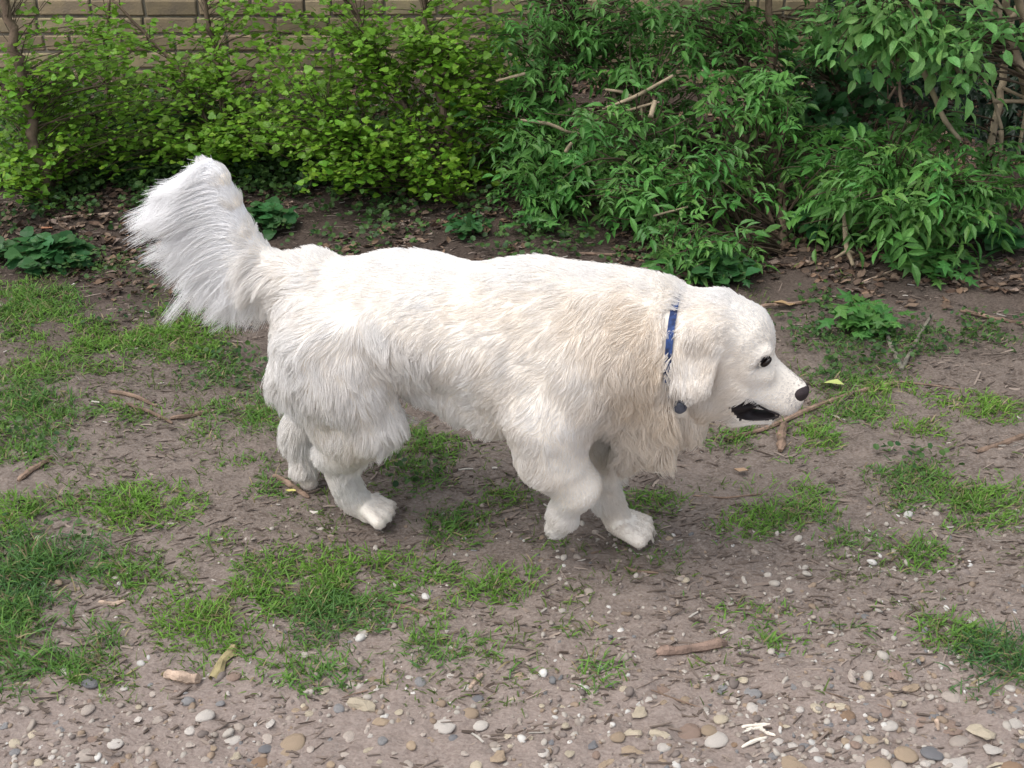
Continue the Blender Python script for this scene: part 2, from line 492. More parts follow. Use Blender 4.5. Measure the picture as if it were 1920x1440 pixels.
tag(link('leaf_litter', make_mesh('leaf_litter', V, Fq, [m_litter], tint=T)), 'brown dead leaves lying under the bushes', 'leaf litter', kind='stuff')
# wood chips, straws and broken twigs
n = 30000
x, y = RNG.uniform(-1, 1, n), 1.38 + 3.7 * RNG.random(n) ** 1.1
x = x * (y * .45 + .45)
keep = (fbm(x * 5, y * 7, 121, 3) > .40 + RNG.normal(0, .05, n)) & (RNG.random(n) < .45 + .55 * np.clip((y - 1.6) / .3, 0, 1))
x, y = x[keep], y[keep]; n = len(x)
pal = np.array([[.21, .165, .135], [.15, .115, .093], [.09, .066, .052], [.31, .25, .205], [.52, .48, .42]])
col = pal[RNG.choice(5, n, p=[.46, .28, .07, .17, .02])] * RNG.uniform(.75, 1.15, (n, 1))
Rm = rot_many(RNG.normal(0, .3, n), RNG.normal(0, .10, n), RNG.normal(.12, .45, n))
big = RNG.random(n) < .06
S = np.stack([RNG.gamma(2.2, .006, n) + .005 + .022 * big, RNG.uniform(.015, .075, n), RNG.uniform(.008, .03, n)], 1)
V, Fq, T = scatter(CHIP, np.column_stack([x, y, gz(x, y) + .001]), Rm, S, col)
m_chip = material('wood_chip', (1, 1, 1), rough=.85, var=.2, scale=90, tint=True)
tag(link('wood_debris', make_mesh('wood_debris', V, Fq, [m_chip], tint=T)), 'broken twigs, straw and wood chips strewn over the earth', 'wood debris', kind='stuff')
# little round-leaved weeds
WEED = [(60,360,120,40,1.4),(330,390,120,40,.8),(560,330,120,40,1.2),(800,400,140,40,.9),(700,500,60,20,.5),(1050,380,140,50,.9),(60,420,120,30,1.0),(200,300,250,70,2.2),(450,280,200,60,1.8),(120,230,150,40,1.8),(700,330,160,40,1.0),(330,330,160,26,1.2),(1150,300,200,60,.7),(420,690,80,40,1.0),(110,470,120,60,.5),(60,840,100,40,.5),(230,1000,80,20,.3),(120,1000,140,30,.2),(330,560,90,40,.5),(480,440,70,50,.7),(1620,650,150,50,1.0),(1500,600,70,40,.8),
        (1820,630,120,40,.8),(1650,700,120,30,.4),(780,890,80,30,.6),(1720,860,90,30,.5),(130,590,120,40,.4),(250,350,260,60,1.1),(100,300,200,60,1.0),(620,300,240,70,.8),(450,230,450,50,1.0),
        (700,440,120,40,.6),(1000,470,120,40,.7),(1330,500,90,40,1.0),(1100,420,160,50,.6),(200,500,100,30,.5),(1560,560,80,30,.8),(1830,470,110,50,.7),(1450,430,90,40,.4),(1180,480,120,30,.7),(600,380,60,30,.6)]
PP, CC, SS = [], [], []
for (a, b, rx, ry, den) in WEED:
    c = gpt(a, b); ex = abs(gpt(a + rx, b)[0] - c[0]); ey = abs(gpt(a, b + ry)[1] - gpt(a, b - ry)[1]) / 2
    n = int(math.pi * ex * ey * 3300 * den)
    r = RNG.random(n) ** .55; t = RNG.uniform(0, 2 * math.pi, n)
    x, y = c[0] + ex * r * np.cos(t), c[1] + ey * r * np.sin(t)
    keep = (fbm(x * 9, y * 9, 131, 2) > .42) & (y < WY - .05); x, y = x[keep], y[keep]
    far = np.clip((y - 3.2) / 1.2, 0, 1)
    PP.append(np.column_stack([x, y, gz(x, y) + RNG.uniform(.008, .035 + .05 * far, len(x))]))
    g = np.clip(RNG.normal(.5, .25, len(x)), 0, 1)[:, None]
    CC.append((np.array([.085, .165, .035]) * (1 - g) + np.array([.035, .090, .030]) * g) * RNG.uniform(.8, 1.2, (len(x), 1)))
    SS.append(RNG.uniform(.010, .020, len(x)) * (1 + .6 * far))
PP, CC, SS = np.concatenate(PP), np.concatenate(CC), np.concatenate(SS)
n = len(PP)
V, Fq, T = scatter([round_leaf(), round_leaf(6, .25), round_leaf(5, .05)], PP, rot_many(RNG.normal(0, .45, n), RNG.normal(0, .45, n), RNG.uniform(0, 6.3, n)), SS, CC)
m_weed = material('weed_leaf', (1, 1, 1), rough=.5, var=.15, scale=80, tint=True, translucent=.3)
tag(link('ground_cover', make_mesh('ground_cover', V, Fq, [m_weed], tint=T)), 'low small-leaved weeds creeping over the soil', 'ground cover', kind='stuff')
print('weeds', n)

# ------------------------------------------------------------------ pebbles
def pebble_mesh(seed, angular=0.0):
    import bmesh
    r = np.random.default_rng(seed)
    bm = bmesh.new()
    bmesh.ops.create_icosphere(bm, subdivisions=2, radius=1.0)
    ax = r.normal(size=(6, 3)); ax /= np.linalg.norm(ax, axis=1)[:, None]
    for v in bm.verts:
        c = np.array(v.co)
        s = 1 + .10 * math.sin(c @ ax[0] * 2.3 + seed) + .07 * math.sin(c @ ax[1] * 4.1)
        if angular:
            for a in ax:
                d = c @ a
                if d > .55: s *= 1 - angular * (d - .55) * 1.3
        v.co = Vector(c * s * np.array([1, .78, .52]))
    V = np.array([v.co[:] for v in bm.verts]); Fq = [np.array([[v.index for v in f.verts] for f in bm.faces])]
    bm.free()
    return V, Fq
PT = [pebble_mesh(k) for k in range(5)] + [pebble_mesh(20 + k, .9) for k in range(4)]
# grit in the path, too small and too many to count
n = 12000
x = RNG.uniform(-1.15, 1.15, n); y = 1.36 + .85 * RNG.random(n) ** 2.9
xr = np.clip((x + .6) / 1.4, 0, 1)
keep = (fbm(x * 6, y * 6, 141, 3) > .36) & (RNG.random(n) < .35 + .65 * xr + .3 * (y < 1.6)); x, y = x[keep], y[keep]; n = len(x)
pal = np.array([[.34, .29, .245], [.20, .165, .145], [.42, .38, .33], [.28, .21, .15], [.18, .18, .18], [.56, .54, .50]])
col = pal[RNG.choice(6, n, p=[.32, .22, .22, .14, .04, .06])] * RNG.uniform(.8, 1.1, (n, 1))
V, Fq, T = scatter([(v, f) for v, f in PT], np.column_stack([x, y, gz(x, y) - .0008]), rot_many(RNG.normal(0, .3, n), RNG.normal(0, .3, n), RNG.uniform(0, 6.3, n)),
                   RNG.gamma(3, .0013, n) + .0012, col)
m_grit = material('grit', (1, 1, 1), rough=.75, var=.2, scale=150, tint=True)
tag(link('gravel', make_mesh('gravel', V, Fq, [m_grit], smooth=True, tint=T)), 'fine grit trodden into the earth of the path', 'gravel', kind='stuff')
STC = {'cream': (.58, .50, .37), 'white': (.64, .59, .53), 'tan': (.42, .32, .22), 'grey': (.27, .27, .27), 'bluegrey': (.20, .205, .215), 'brown': (.32, .23, .18), 'orange': (.33, .22, .14), 'pale': (.50, .43, .37)}
STM = {k: material('stone_' + k, v, rough=.85, scale=45, col2=tuple(c_ * .6 + d_ * .4 for c_, d_ in zip(v, (.16, .125, .105))), bump=.6, bump_scale=350, rnd=.12) for k, v in STC.items()}
PM = {}
def pm(k, c):
    if (k, c) not in PM:
        PM[k, c] = make_mesh('pebble', PT[k][0], PT[k][1], [STM[c]], smooth=(k < 5))
    return PM[k, c]
def stone(px, py, size_px, colr, k, label, rz=0.0, flat=1.0, group=None, name='pebble'):
    g = gpt(px, py)
    zc = g[1] * CP + CAMH * SP
    s = size_px / 2 * zc / FPX
    o = link(name, pm(k, colr), None, (g[0], g[1], float(gz(g[0], g[1])) + s * (.16 * flat - .12)))
    o.scale = (s, s * 1.1, s * flat * .8); o.rotation_euler = (random.uniform(-.12, .12), random.uniform(-.12, .12), rz)
    return tag(o, label, 'stone', group)
HAND = [
 (680,1313,58,'cream',6,'angular cream rock, largest on the left half of the path',.2,.9),(545,1390,56,'tan',0,'oval tan pebble low in the path left of centre',.9,.7),
 (160,1415,40,'pale',1,'pale oval pebble near the bottom left corner',.2,.8),(385,1343,36,'white',2,'whitish round pebble below the pinkish wood chip',.4,.9),
 (715,1345,40,'tan',7,'small knobbly tan stone just right below the angular cream rock',.6,.9),(835,1353,44,'white',3,'flat white pebble right of the knobbly tan stone',-.1,.7),
 (880,1332,36,'tan',4,'round tan pebble left of the small twig stub',.1,.9),(900,1350,30,'white',0,'white pebble touching the round tan one near the twig stub',.3,.8),
 (935,1413,44,'tan',5,'blunt tan stone at the bottom edge, left of centre',.2,.9),(485,1420,36,'orange',1,'orange-tan pebble at the bottom edge under the oval tan one',-.2,.8),
 (497,1398,26,'bluegrey',2,'small blue-grey pebble left of the oval tan pebble',.2,.7),(435,1375,36,'white',3,'white oval pebble below the pale round one',.1,.7),
 (350,1310,28,'grey',4,'grey pebble just under the pinkish wood chip',.2,.9),(215,1393,30,'white',0,'small bright white pebble above the bottom left corner',.3,.7),
 (1200,1325,44,'cream',5,'cream knobbly stone left of the big brown oval pebble',.3,.8),(1285,1354,64,'brown',0,'large smooth brown oval pebble in the path',.0,.7),
 (1332,1358,34,'tan',1,'small tan pebble right of the big brown oval',.1,.8),(1345,1373,46,'white',2,'white speckled pebble under the small tan one',.1,.7),
 (1238,1370,40,'cream',6,'cream pebble beside the brown oval, lower left',.3,.9),(1187,1367,42,'cream',7,'cream split flint left of the cream pebble pair',.8,.9),
 (1160,1380,30,'tan',3,'small brown-tan pebble left of the split flint',.2,.8),(1245,1394,30,'white',4,'round white pebble below the cream pebble',.1,.9),
 (1110,1385,34,'bluegrey',5,'blue-grey chip of flint in the lower middle',.4,.7),(1190,1400,54,'tan',8,'flat tan stone sunk in the path, lower middle',.3,.5),
 (1493,1423,58,'tan',8,'broad flat tan stone at the bottom edge, right of the white splinters',.1,.6),(1570,1315,40,'cream',6,'cream stone pair above the orange pebble',.5,.8),
 (1592,1338,32,'orange',3,'orange pebble right of centre in the path',.2,.8),(1670,1355,32,'white',2,'greyish white pebble between the orange and the mauve ones',.1,.8),
 (1700,1403,46,'tan',0,'smooth tan oval pebble near the lower right',-.2,.7),(1750,1403,44,'bluegrey',1,'blue-grey oval pebble beside the smooth tan oval',.0,.6),
 (1803,1380,40,'pale',2,'pale round pebble under the yellow branching flint',.1,.8),(1842,1365,60,'cream',7,'yellow branching flint near the right edge',.1,.8),
 (1800,1412,70,'white',5,'large white angular flint at the lower right',-.3,.6),(1865,1395,44,'white',8,'white hooked flint right of the large angular one',.4,.8),
 (1865,1425,50,'cream',6,'yellow knobbly flint at the bottom right corner',.9,.8),(1905,1430,44,'orange',3,'orange-brown stone in the bottom right corner',.1,.7),
 (1730,1338,46,'brown',4,'mauve-brown flat stone right of the whitish pebble',.1,.4),(1785,1355,44,'brown',1,'dark mauve pebble half sunk beside the wood sliver',.1,.4),
 (1755,1336,26,'bluegrey',0,'small slate-coloured pebble above the wood sliver',.1,.6),(1650,1425,50,'tan',2,'tan cobble cut by the bottom edge, right of centre',.1,.7),
 (1692,1428,36,'pale',3,'pale upright pebble at the bottom edge',.8,.9),(1660,1400,22,'white',5,'tiny upright white flint in front of the tan cobble',1.3,.9),
 (1485,1388,26,'white',0,'bright white pebble right of the white splinters',.1,.7),(1525,1395,26,'white',1,'second bright white pebble, further right of the splinters',.1,.7),
 (1510,1387,28,'bluegrey',4,'grey-blue pebble between two bright white ones',.1,.6),(1905,1348,34,'white',2,'greyish white round pebble at the right edge of the path',.1,.8),
 (1740,1418,22,'white',3,'small white pebble under the blue-grey oval',.1,.8),(1340,1440,40,'orange',1,'rusty pebble cut by the bottom edge',.1,.8),
 (1478,1000,26,'tan',8,'flat pinkish stone in the mud right of the front paw',.1,.5),(1285,1082,18,'cream',2,'small cream pebble below the planted front paw',.1,.8),
 (765,1261,22,'white',3,'single white pebble in the mud above the cream rock',.1,.8),(720,872,18,'cream',6,'small cream stone behind the hind paw',.1,.8),
 (1225,512,24,'grey',0,'grey stone on the soil above the dog neck',.1,.8),(1255,1000,18,'tan',4,'small stone at the toes of the front paw',.1,.7),
]
for h in HAND:
    stone(h[0], h[1], h[2], h[3], h[4], h[5], h[6], h[7])
SHORT = [(680,1313,'the angular cream rock'),(545,1390,'the oval tan pebble'),(160,1415,'the pale pebble in the bottom left'),(385,1343,'the whitish pebble under the pinkish wood chip'),(835,1353,'the flat white pebble'),
 (345,1268,'the pinkish wood chip'),(890,1340,'the tan and white pebble pair'),(1285,1354,'the large brown oval pebble'),(1187,1367,'the split flint'),(1200,1325,'the cream knobbly stone'),(1425,1365,'the white wood splinters'),(1110,1385,'the blue-grey flint chip'),
 (1570,1315,'the cream stone pair'),(1592,1338,'the orange pebble'),(1700,1403,'the smooth tan oval'),(1800,1412,'the large angular white flint'),(1842,1365,'the yellow branching flint'),(1493,1423,'the broad flat tan stone'),(1758,1354,'the square wood sliver'),
 (435,1375,'the white oval pebble'),(935,1413,'the blunt tan stone'),(50,1330,'the left edge of the path'),(1040,1320,'the bare middle of the path'),(1905,1300,'the right edge of the path')]
def pebble_label(px_, py_, sz, c, k):
    d = [math.hypot(px_ - q[0], (py_ - q[1]) * 1.3) for q in SHORT]
    q = SHORT[int(np.argmin(d))]
    dx, dy = px_ - q[0], (py_ - q[1]) * 1.5
    side = ('right of' if dx > 0 else 'left of') if abs(dx) > abs(dy) else ('below' if dy > 0 else 'above')
    near = 'just' if min(d) < 45 else 'well'
    size = 'tiny' if sz < 15 else ('small' if sz < 24 else 'medium')
    cn = {'bluegrey': 'blue-grey', 'cream': 'cream', 'pale': 'pale beige'}.get(c, c)
    shp = 'knobbly' if k >= 5 else 'smooth'
    return f'{size} {shp} {cn} pebble {near} {side} {q[2]}'
taken = np.array([(h[0], h[1], h[2]) for h in HAND])
cnt = 0
used_labels = set()
cols = ['white', 'pale', 'cream', 'tan', 'grey', 'brown', 'bluegrey', 'orange']
while cnt < 232:
    px_ = random.uniform(0, 1920); py_ = 1445 - 190 * random.random() ** 1.5
    w = .35 + .65 * px_ / 1920
    if random.random() > w: continue
    sz = random.gammavariate(3, 4.0) + 9
    if (np.hypot(taken[:, 0] - px_, (taken[:, 1] - py_) * 1.4) < (taken[:, 2] + sz) * .5).any(): continue
    taken = np.vstack([taken, (px_, py_, sz)])
    c_ = random.choices(cols, (5, 7, 5, 5, 2, 3, 1, 1))[0]
    k_ = random.randrange(9)
    for _try in range(30):
        if pebble_label(px_, py_, sz, c_, k_) not in used_labels: break
        c_, k_ = random.choice(cols), random.randrange(9)
    used_labels.add(pebble_label(px_, py_, sz, c_, k_))
    stone(px_, py_, sz, c_, k_, pebble_label(px_, py_, sz, c_, k_), random.uniform(0, 3), random.uniform(.6, .9),
          group='small pebbles in the gravelly edge of the path')
    cnt += 1

# ------------------------------------------------------------------ fallen sticks and bits of wood
m_bark = material('stick_bark', (.21, .145, .105), rough=.9, scale=26, var=.5, bump=1.0, bump_scale=160, rnd=.2)
m_redbrown = material('red_brown_bark', (.23, .16, .125), rough=.9, scale=22, var=.5, bump=.9, bump_scale=160)
m_grey = material('grey_stick', (.18, .165, .13), rough=.85, scale=30, var=.35, bump=.6, bump_scale=160)
m_pale = material('pale_wood', (.44, .33, .25), rough=.85, scale=40, var=.4, bump=1.0, bump_scale=160)
m_white = material('white_splinter', (.72, .66, .56), rough=.8, scale=50, var=.15)
m_red = material('red_bark', (.24, .12, .08), rough=.85, scale=40, var=.3, bump=.5, bump_scale=160)
def stick(name, pts, thick_px, mat, label, lift=.0, cat='stick', group=None, forks=()):
    def one(pp, th):
        P = []
        for k, q in enumerate(pp):
            g = gpt(q[0], q[1], 0)
            up = q[2] if len(q) > 2 else 0.0
            g = gpt(q[0], q[1], up)
            P.append(g + np.array([0, 0, float(gz(g[0], g[1])) ]))
        P = np.array(P)
        zc = P[:, 1] * CP + CAMH * SP
        # resample with small kinks
        t = np.linspace(0, len(P) - 1, max(6, len(P) * 4))
        Q = np.stack([np.interp(t, np.arange(len(P)), P[:, k]) for k in range(3)], 1)
        r = np.interp(t, np.arange(len(P)), np.broadcast_to(th, (len(P),)) / 2 * zc / FPX)
        Q[1:-1] += RNG.normal(0, 1, (len(Q) - 2, 3)) * r[1:-1, None] * .22
        for _ in range(2): Q[1:-1] = (Q[:-2] + 2 * Q[1:-1] + Q[2:]) / 4
        r = r * (1 + RNG.normal(0, .10, len(r))); r[0] *= .7; r[-1] *= .6
        Q[:, 2] += r * .7 + lift
        return tube(Q, r, 7, .10)
    ms = [one(pts, thick_px)] + [one(f[0], f[1]) for f in forks]
    V, Fq = merge(ms)
    o_ = V.mean(0); o_[2] = 0
    return tag(link(name, make_mesh(name, V - o_, Fq, [mat], smooth=False), None, o_), label, cat, group)
stick('fallen_branch', [(1360,815),(1440,800),(1520,765),(1600,735),(1690,713)], (7,9,10,8,5), m_bark, 'long thin brown branch lying in front of the nose of the dog', forks=[([(1690,713),(1760,722),(1830,728)], (4,3,2)), ([(1500,772),(1555,752)], (5,3))])
stick('wood_stub', [(1470,796),(1466,818),(1463,842)], (20,17,15), m_bark, 'short broken tan stub of wood under the chin of the dog')
stick('forked_stick', [(1655,605),(1668,650),(1690,694)], (7,9,11), m_grey, 'grey forked stick right of the dog head, shaped like a V', forks=[([(1690,694),(1715,650),(1748,592)], (10,8,5))])
stick('stick', [(1232,1216),(1290,1208),(1363,1200)], (19,20,18), m_redbrown, 'thick brown stick lying level in the mud at the lower right of the dog')
stick('stick', [(690,1110),(750,1128),(808,1150)], (7,8,9), m_bark, 'thin tapering stick at the lower edge of the grass below the hind paw')
stick('stick', [(205,735),(250,742),(292,756)], (9,8,6), m_bark, 'upper one of two crossing sticks left of the haunch')
stick('stick', [(235,755),(280,770),(322,786)], (6,7,6), m_bark, 'lower one of two crossing sticks left of the haunch', .004)
stick('stick', [(318,778),(355,772),(400,758)], (7,10,12), m_bark, 'short thick twig with a broken end between grass tufts left of the haunch')
stick('stick', [(35,905),(62,885),(98,858)], (10,12,9), m_bark, 'dark stub of branch near the left edge')
stick('stick', [(512,888),(545,908),(580,934)], (10,11,8), m_bark, 'brown stick lying just behind the raised hind foot')
stick('stick', [(1832,845),(1880,830),(1925,812)], (10,13,12), m_bark, 'dark stick running out of the right edge')
stick('stick', [(310,1262),(345,1268),(376,1272)], (21,22,20), m_pale, 'pinkish chunk of bare wood at the lower left')
stick('stick', [(183,1119),(210,1122),(234,1121)], (7,9,6), m_pale, 'small pale twig left of the large grass patch')
stick('stick', [(880,1282),(893,1265),(905,1253)], (9,10,8), m_pale, 'small pale twig stub pointing up out of the mud')
stick('stick', [(1800,588),(1860,606),(1925,622)], (7,8,8), m_bark, 'curved brown twig at the right edge above the grass')
stick('stick', [(1615,532),(1660,518),(1705,497)], (4,5,4), m_pale, 'straight pale straw-like twig under the right hand bushes')
stick('stick', [(1018,1042),(1070,1037),(1128,1029)], (4,6,4), m_bark, 'thin dark twig between the two front paws and the path')
stick('stick', [(100,417),(180,410),(262,404)], (5,6,4), m_pale, 'pale dry stem lying at the foot of the left bushes')
stick('stick', [(1222,1283),(1270,1303),(1320,1312)], (3,4,2), m_bark, 'thin black-brown twig on the path right of the middle')
stick('stick', [(1170,1062),(1200,1066),(1235,1070)], (7,6,4), m_bark, 'short brown twig under the planted front paw')
stick('stick', [(1540,1290),(1600,1302),(1650,1315),(1700,1330)], (2,3,3,2), m_bark, 'long thin twig lying across the pebbles')
stick('stick', [(1085,480),(1180,478),(1290,484)], (5,6,4), m_bark, 'long brown twig on the soil behind the withers')
stick('stick', [(1420,580),(1500,572),(1560,560)], (6,7,5), m_bark, 'brown twig on the soil just above the forehead of the dog')
stick('stick', [(1300,915),(1360,922),(1430,912)], (3,4,3), m_bark, 'thin curved twig below the throat')
stick('stick', [(1780,1185),(1830,1176)], (3,4), m_bark, 'reddish short twig in the grass near the right edge')
stick('wood_sliver', [(1757,1345),(1760,1362)], (9,9), m_pale, 'small square-ended pink wood sliver standing among the pebbles', cat='wood chip')
stick('wood_sliver', [(690,1290),(640,1300)], (3,2), m_bark, 'thin dark sliver left of the angular cream rock', cat='wood chip')
for k, (a, b, c, d, th) in enumerate(((1392,1354,1450,1351,7), (1400,1360,1452,1358,6), (1396,1366,1440,1352,5), (1425,1360,1455,1372,7), (1392,1390,1440,1374,8))):
    stick('white_splinter', [(a, b), ((a + c) / 2, (b + d) / 2), (c, d)], (th * .8, th, th * .7), m_white,
          ['topmost of the white wood splinters on the path', 'white splinter just under the topmost one', 'thin white splinter crossing the upper two',
           'short white splinter slanting down to the right', 'lowest and thickest of the white wood splinters'][k], cat='splinter', group='white wood splinters on the path')
# flat strip of bark
def flat_strip(name, pts, wpx, mat, label, cat):
    P = np.array([gpt(*q) for q in pts]); zc = P[:, 1] * CP + CAMH * SP
    w = np.array(wpx) / 2 * zc / FPX
    T = np.gradient(P, axis=0); T /= np.linalg.norm(T, axis=1)[:, None]
    S_ = np.cross(T, [0, 0, 1.0])
    z = gz(P[:, 0], P[:, 1]) + .006
    V = []
    for i in range(len(P)):
        for s_, zz in ((-1, 0), (-.4, .006), (.4, .007), (1, 0), (0, -.008)):
            V.append(P[i] + S_[i] * w[i] * s_ + np.array([0, 0, z[i] + zz]))
    n5 = 5
    F4 = [(i * n5 + k, i * n5 + (k + 1) % n5, (i + 1) * n5 + (k + 1) % n5, (i + 1) * n5 + k) for i in range(len(P) - 1) for k in range(n5)]
    V = np.array(V); o_ = V.mean(0); o_[2] = 0
    return tag(link(name, make_mesh(name, V - o_, np.array(F4), [mat]), None, o_), label, cat)
m_olive = material('olive_bark', (.30, .25, .13), rough=.85, scale=50, var=.3, bump=.5, bump_scale=160)
flat_strip('bark_strip', [(438,1206),(430,1222),(415,1235),(408,1255),(398,1270)], (16,22,17,24,18), m_olive, 'flat olive strip of bark standing out of the lower grass', 'bark')
def dead(name, px_, py_, size_px, colr, label, rz, k=0, cat='fallen leaf'):
    g = gpt(px_, py_); zc = g[1] * CP + CAMH * SP
    m = material(name, colr, rough=.6, var=.2, scale=70)
    o = link(name, make_mesh(name, CURL[k][0], CURL[k][1], [m], smooth=True), None, (g[0], g[1], float(gz(g[0], g[1])) + .012))
    s = size_px * zc / FPX; o.scale = (s, s, s * .6); o.rotation_euler = (.1, .1, rz)
    tag(o, label, cat)
dead('fallen_leaf', 1560, 726, 42, (.42, .48, .16), 'pale yellow-green leaf lying right of the nose of the dog', 1.4)
dead('fallen_leaf', 533, 323, 34, (.55, .40, .25), 'pale tan dead leaf above the back, right of the tail tip', 1.5, 1)
dead('fallen_leaf', 1768, 489, 42, (.50, .36, .06), 'yellow fallen leaf under the bushes on the right', 1.5, 2)
dead('fallen_leaf', 1762, 475, 20, (.50, .22, .04), 'small orange fallen leaf just above the yellow one', 1.3, 3)
dead('fallen_leaf', 88, 440, 34, (.36, .17, .10), 'reddish dead leaf among the weeds on the left', 1.2, 4)
dead('fallen_leaf', 1470, 577, 40, (.34, .23, .12), 'curled tan dead leaf above the eye of the dog', 1.4, 5)
dead('fallen_leaf', 545, 1052 - 130, 20, (.55, .50, .16), 'tiny yellow leaf beside the stick behind the hind foot', 1.4, 1)
dead('fallen_leaf', 65, 305, 38, (.30, .27, .22), 'grey-brown leaf at the foot of the leaning left stem', 1.5, 2)
dead('fallen_leaf', 1390, 878, 26, (.36, .24, .15), 'small tan leaf in the mud under the chin', 1.5, 3)
# ================================================================== bushes
def lobed_leaf(seed):
    r = np.random.default_rng(seed)
    V = [(0, 0, 0), (0, .5, .04)]
    n = 9
    for k in range(n):
        t = -2.2 + 4.4 * k / (n - 1)
        rad = .52 * (1 + .20 * math.cos(t * 3.0)) * (1.0 - .12 * abs(t) / 2.2) * r.uniform(.93, 1.07)
        V.append((rad * math.sin(t), .42 + rad * math.cos(t), .10 * abs(math.sin(t)) + r.uniform(-.03, .03)))
    F3 = [(1, 2 + k + 1, 2 + k) for k in range(n - 1)] + [(1, 2, 0), (1, 0, 2 + n - 1)]
    return np.array(V), [np.array(F3)]
def leaflet(l=1.0, w=.2, droop=.25):
    V = []
    st = ((0, .02), (.25, .8), (.55, 1.0), (.82, .55), (1, .02))
    for t, ww in st:
        z = .10 * t - droop * t * t
        V += [(-w * ww, t * l, z + .05 * ww), (0, t * l, z), (w * ww, t * l, z + .05 * ww)]
    F4 = [(i * 3 + k, i * 3 + k + 1, i * 3 + k + 4, i * 3 + k + 3) for i in range(4) for k in range(2)]
    return np.array(V), [np.array(F4)]
def compound_leaf(seed, n_pairs=2, w=.165):
    """pinnate leaf: leaflet pairs along a stalk and one at the end"""
    r = np.random.default_rng(seed)
    ms = []
    def put(o, ang, l, pitch):
        v, f = leaflet(l, w * l * r.uniform(.9, 1.15), .25 + r.uniform(-.1, .15))
        R_ = rot_many(np.array([pitch]), np.array([r.normal(0, .25)]), np.array([ang]))[0]
        ms.append((v @ R_.T + o, f))
    droop = lambda t: -.22 * t * t
    for k in range(n_pairs):
        t = .38 + .5 * k / max(1, n_pairs - .3)
        for s in (1, -1):
            put(np.array([0, t, droop(t)]), s * r.uniform(.85, 1.15), r.uniform(.42, .52), r.uniform(-.15, .2))
    put(np.array([0, 1.0, droop(1.0)]), r.uniform(-.15, .15), r.uniform(.5, .62), -.2)
    v, f = tube([(0, t, droop(t) - .004) for t in (0, .5, 1.0)], (.012, .009, .006), 3, cap=False)
    ms.append((v, f))
    return merge(ms)
def palm_leaf(seed):
    """broad five-lobed leaf on a stalk"""
    r = np.random.default_rng(seed)
    V = [(0, 0, 0), (0, .38, .03)]
    lob = [(-2.0, .40), (-1.55, .20), (-1.1, .55), (-.62, .24), (0, .66), (.62, .24), (1.1, .55), (1.55, .20), (2.0, .40)]
    for t, rad in lob:
        rad *= r.uniform(.9, 1.1)
        V.append((rad * math.sin(t), .38 + rad * math.cos(t), r.uniform(-.05, .03) - .12 * rad))
    n = len(lob)
    F3 = [(1, 2 + k + 1, 2 + k) for k in range(n - 1)] + [(1, 2, 0), (1, 0, 2 + n - 1)]
    return np.array(V), [np.array(F3)]

m_stem = material('shrub_bark', (.16, .115, .08), rough=.9, scale=25, var=.4, bump=.8, bump_scale=120)
m_twig = material('twig_bark', (.075, .055, .035), rough=.85, scale=40, var=.3)
m_pstem = material('pale_elder_bark', (.30, .24, .16), rough=.85, scale=30, var=.3, bump=.7, bump_scale=140)
m_gleaf = {}
LEAVES = {
    'bright': dict(T=[lobed_leaf(k) for k in range(5)], base=(.165, .330, .030), size=.0225, rnd=.30, name='leaf'),
    'elder': dict(T=[compound_leaf(k, 2 if k % 3 else 3) for k in range(6)], base=(.105, .265, .055), size=.085, rnd=.30, name='leaf'),
    'elderlight': dict(T=[compound_leaf(40 + k, 1, .27) for k in range(5)], base=(.185, .390, .110), size=.080, rnd=.22, name='leaf'),
    'weed': dict(T=[palm_leaf(k) for k in range(5)], base=(.085, .225, .050), size=.055, rnd=.25, name='leaf'),
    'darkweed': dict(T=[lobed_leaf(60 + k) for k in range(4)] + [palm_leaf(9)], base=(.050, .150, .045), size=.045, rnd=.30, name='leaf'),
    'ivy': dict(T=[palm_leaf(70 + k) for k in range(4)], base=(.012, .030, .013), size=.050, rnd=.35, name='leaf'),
}
for k, s in LEAVES.items():
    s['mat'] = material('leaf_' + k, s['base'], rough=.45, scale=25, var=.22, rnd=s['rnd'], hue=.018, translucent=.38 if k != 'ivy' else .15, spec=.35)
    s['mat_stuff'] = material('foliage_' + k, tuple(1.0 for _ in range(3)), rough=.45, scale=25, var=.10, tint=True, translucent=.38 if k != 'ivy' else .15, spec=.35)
    s['M'] = [make_mesh('leaf', v, f, [s['mat']], smooth=False) for v, f in s['T']]

def bezier(a, b, c, n):
    t = np.linspace(0, 1, n)[:, None]
    return (1 - t) ** 2 * a + 2 * (1 - t) * t * b + t * t * c

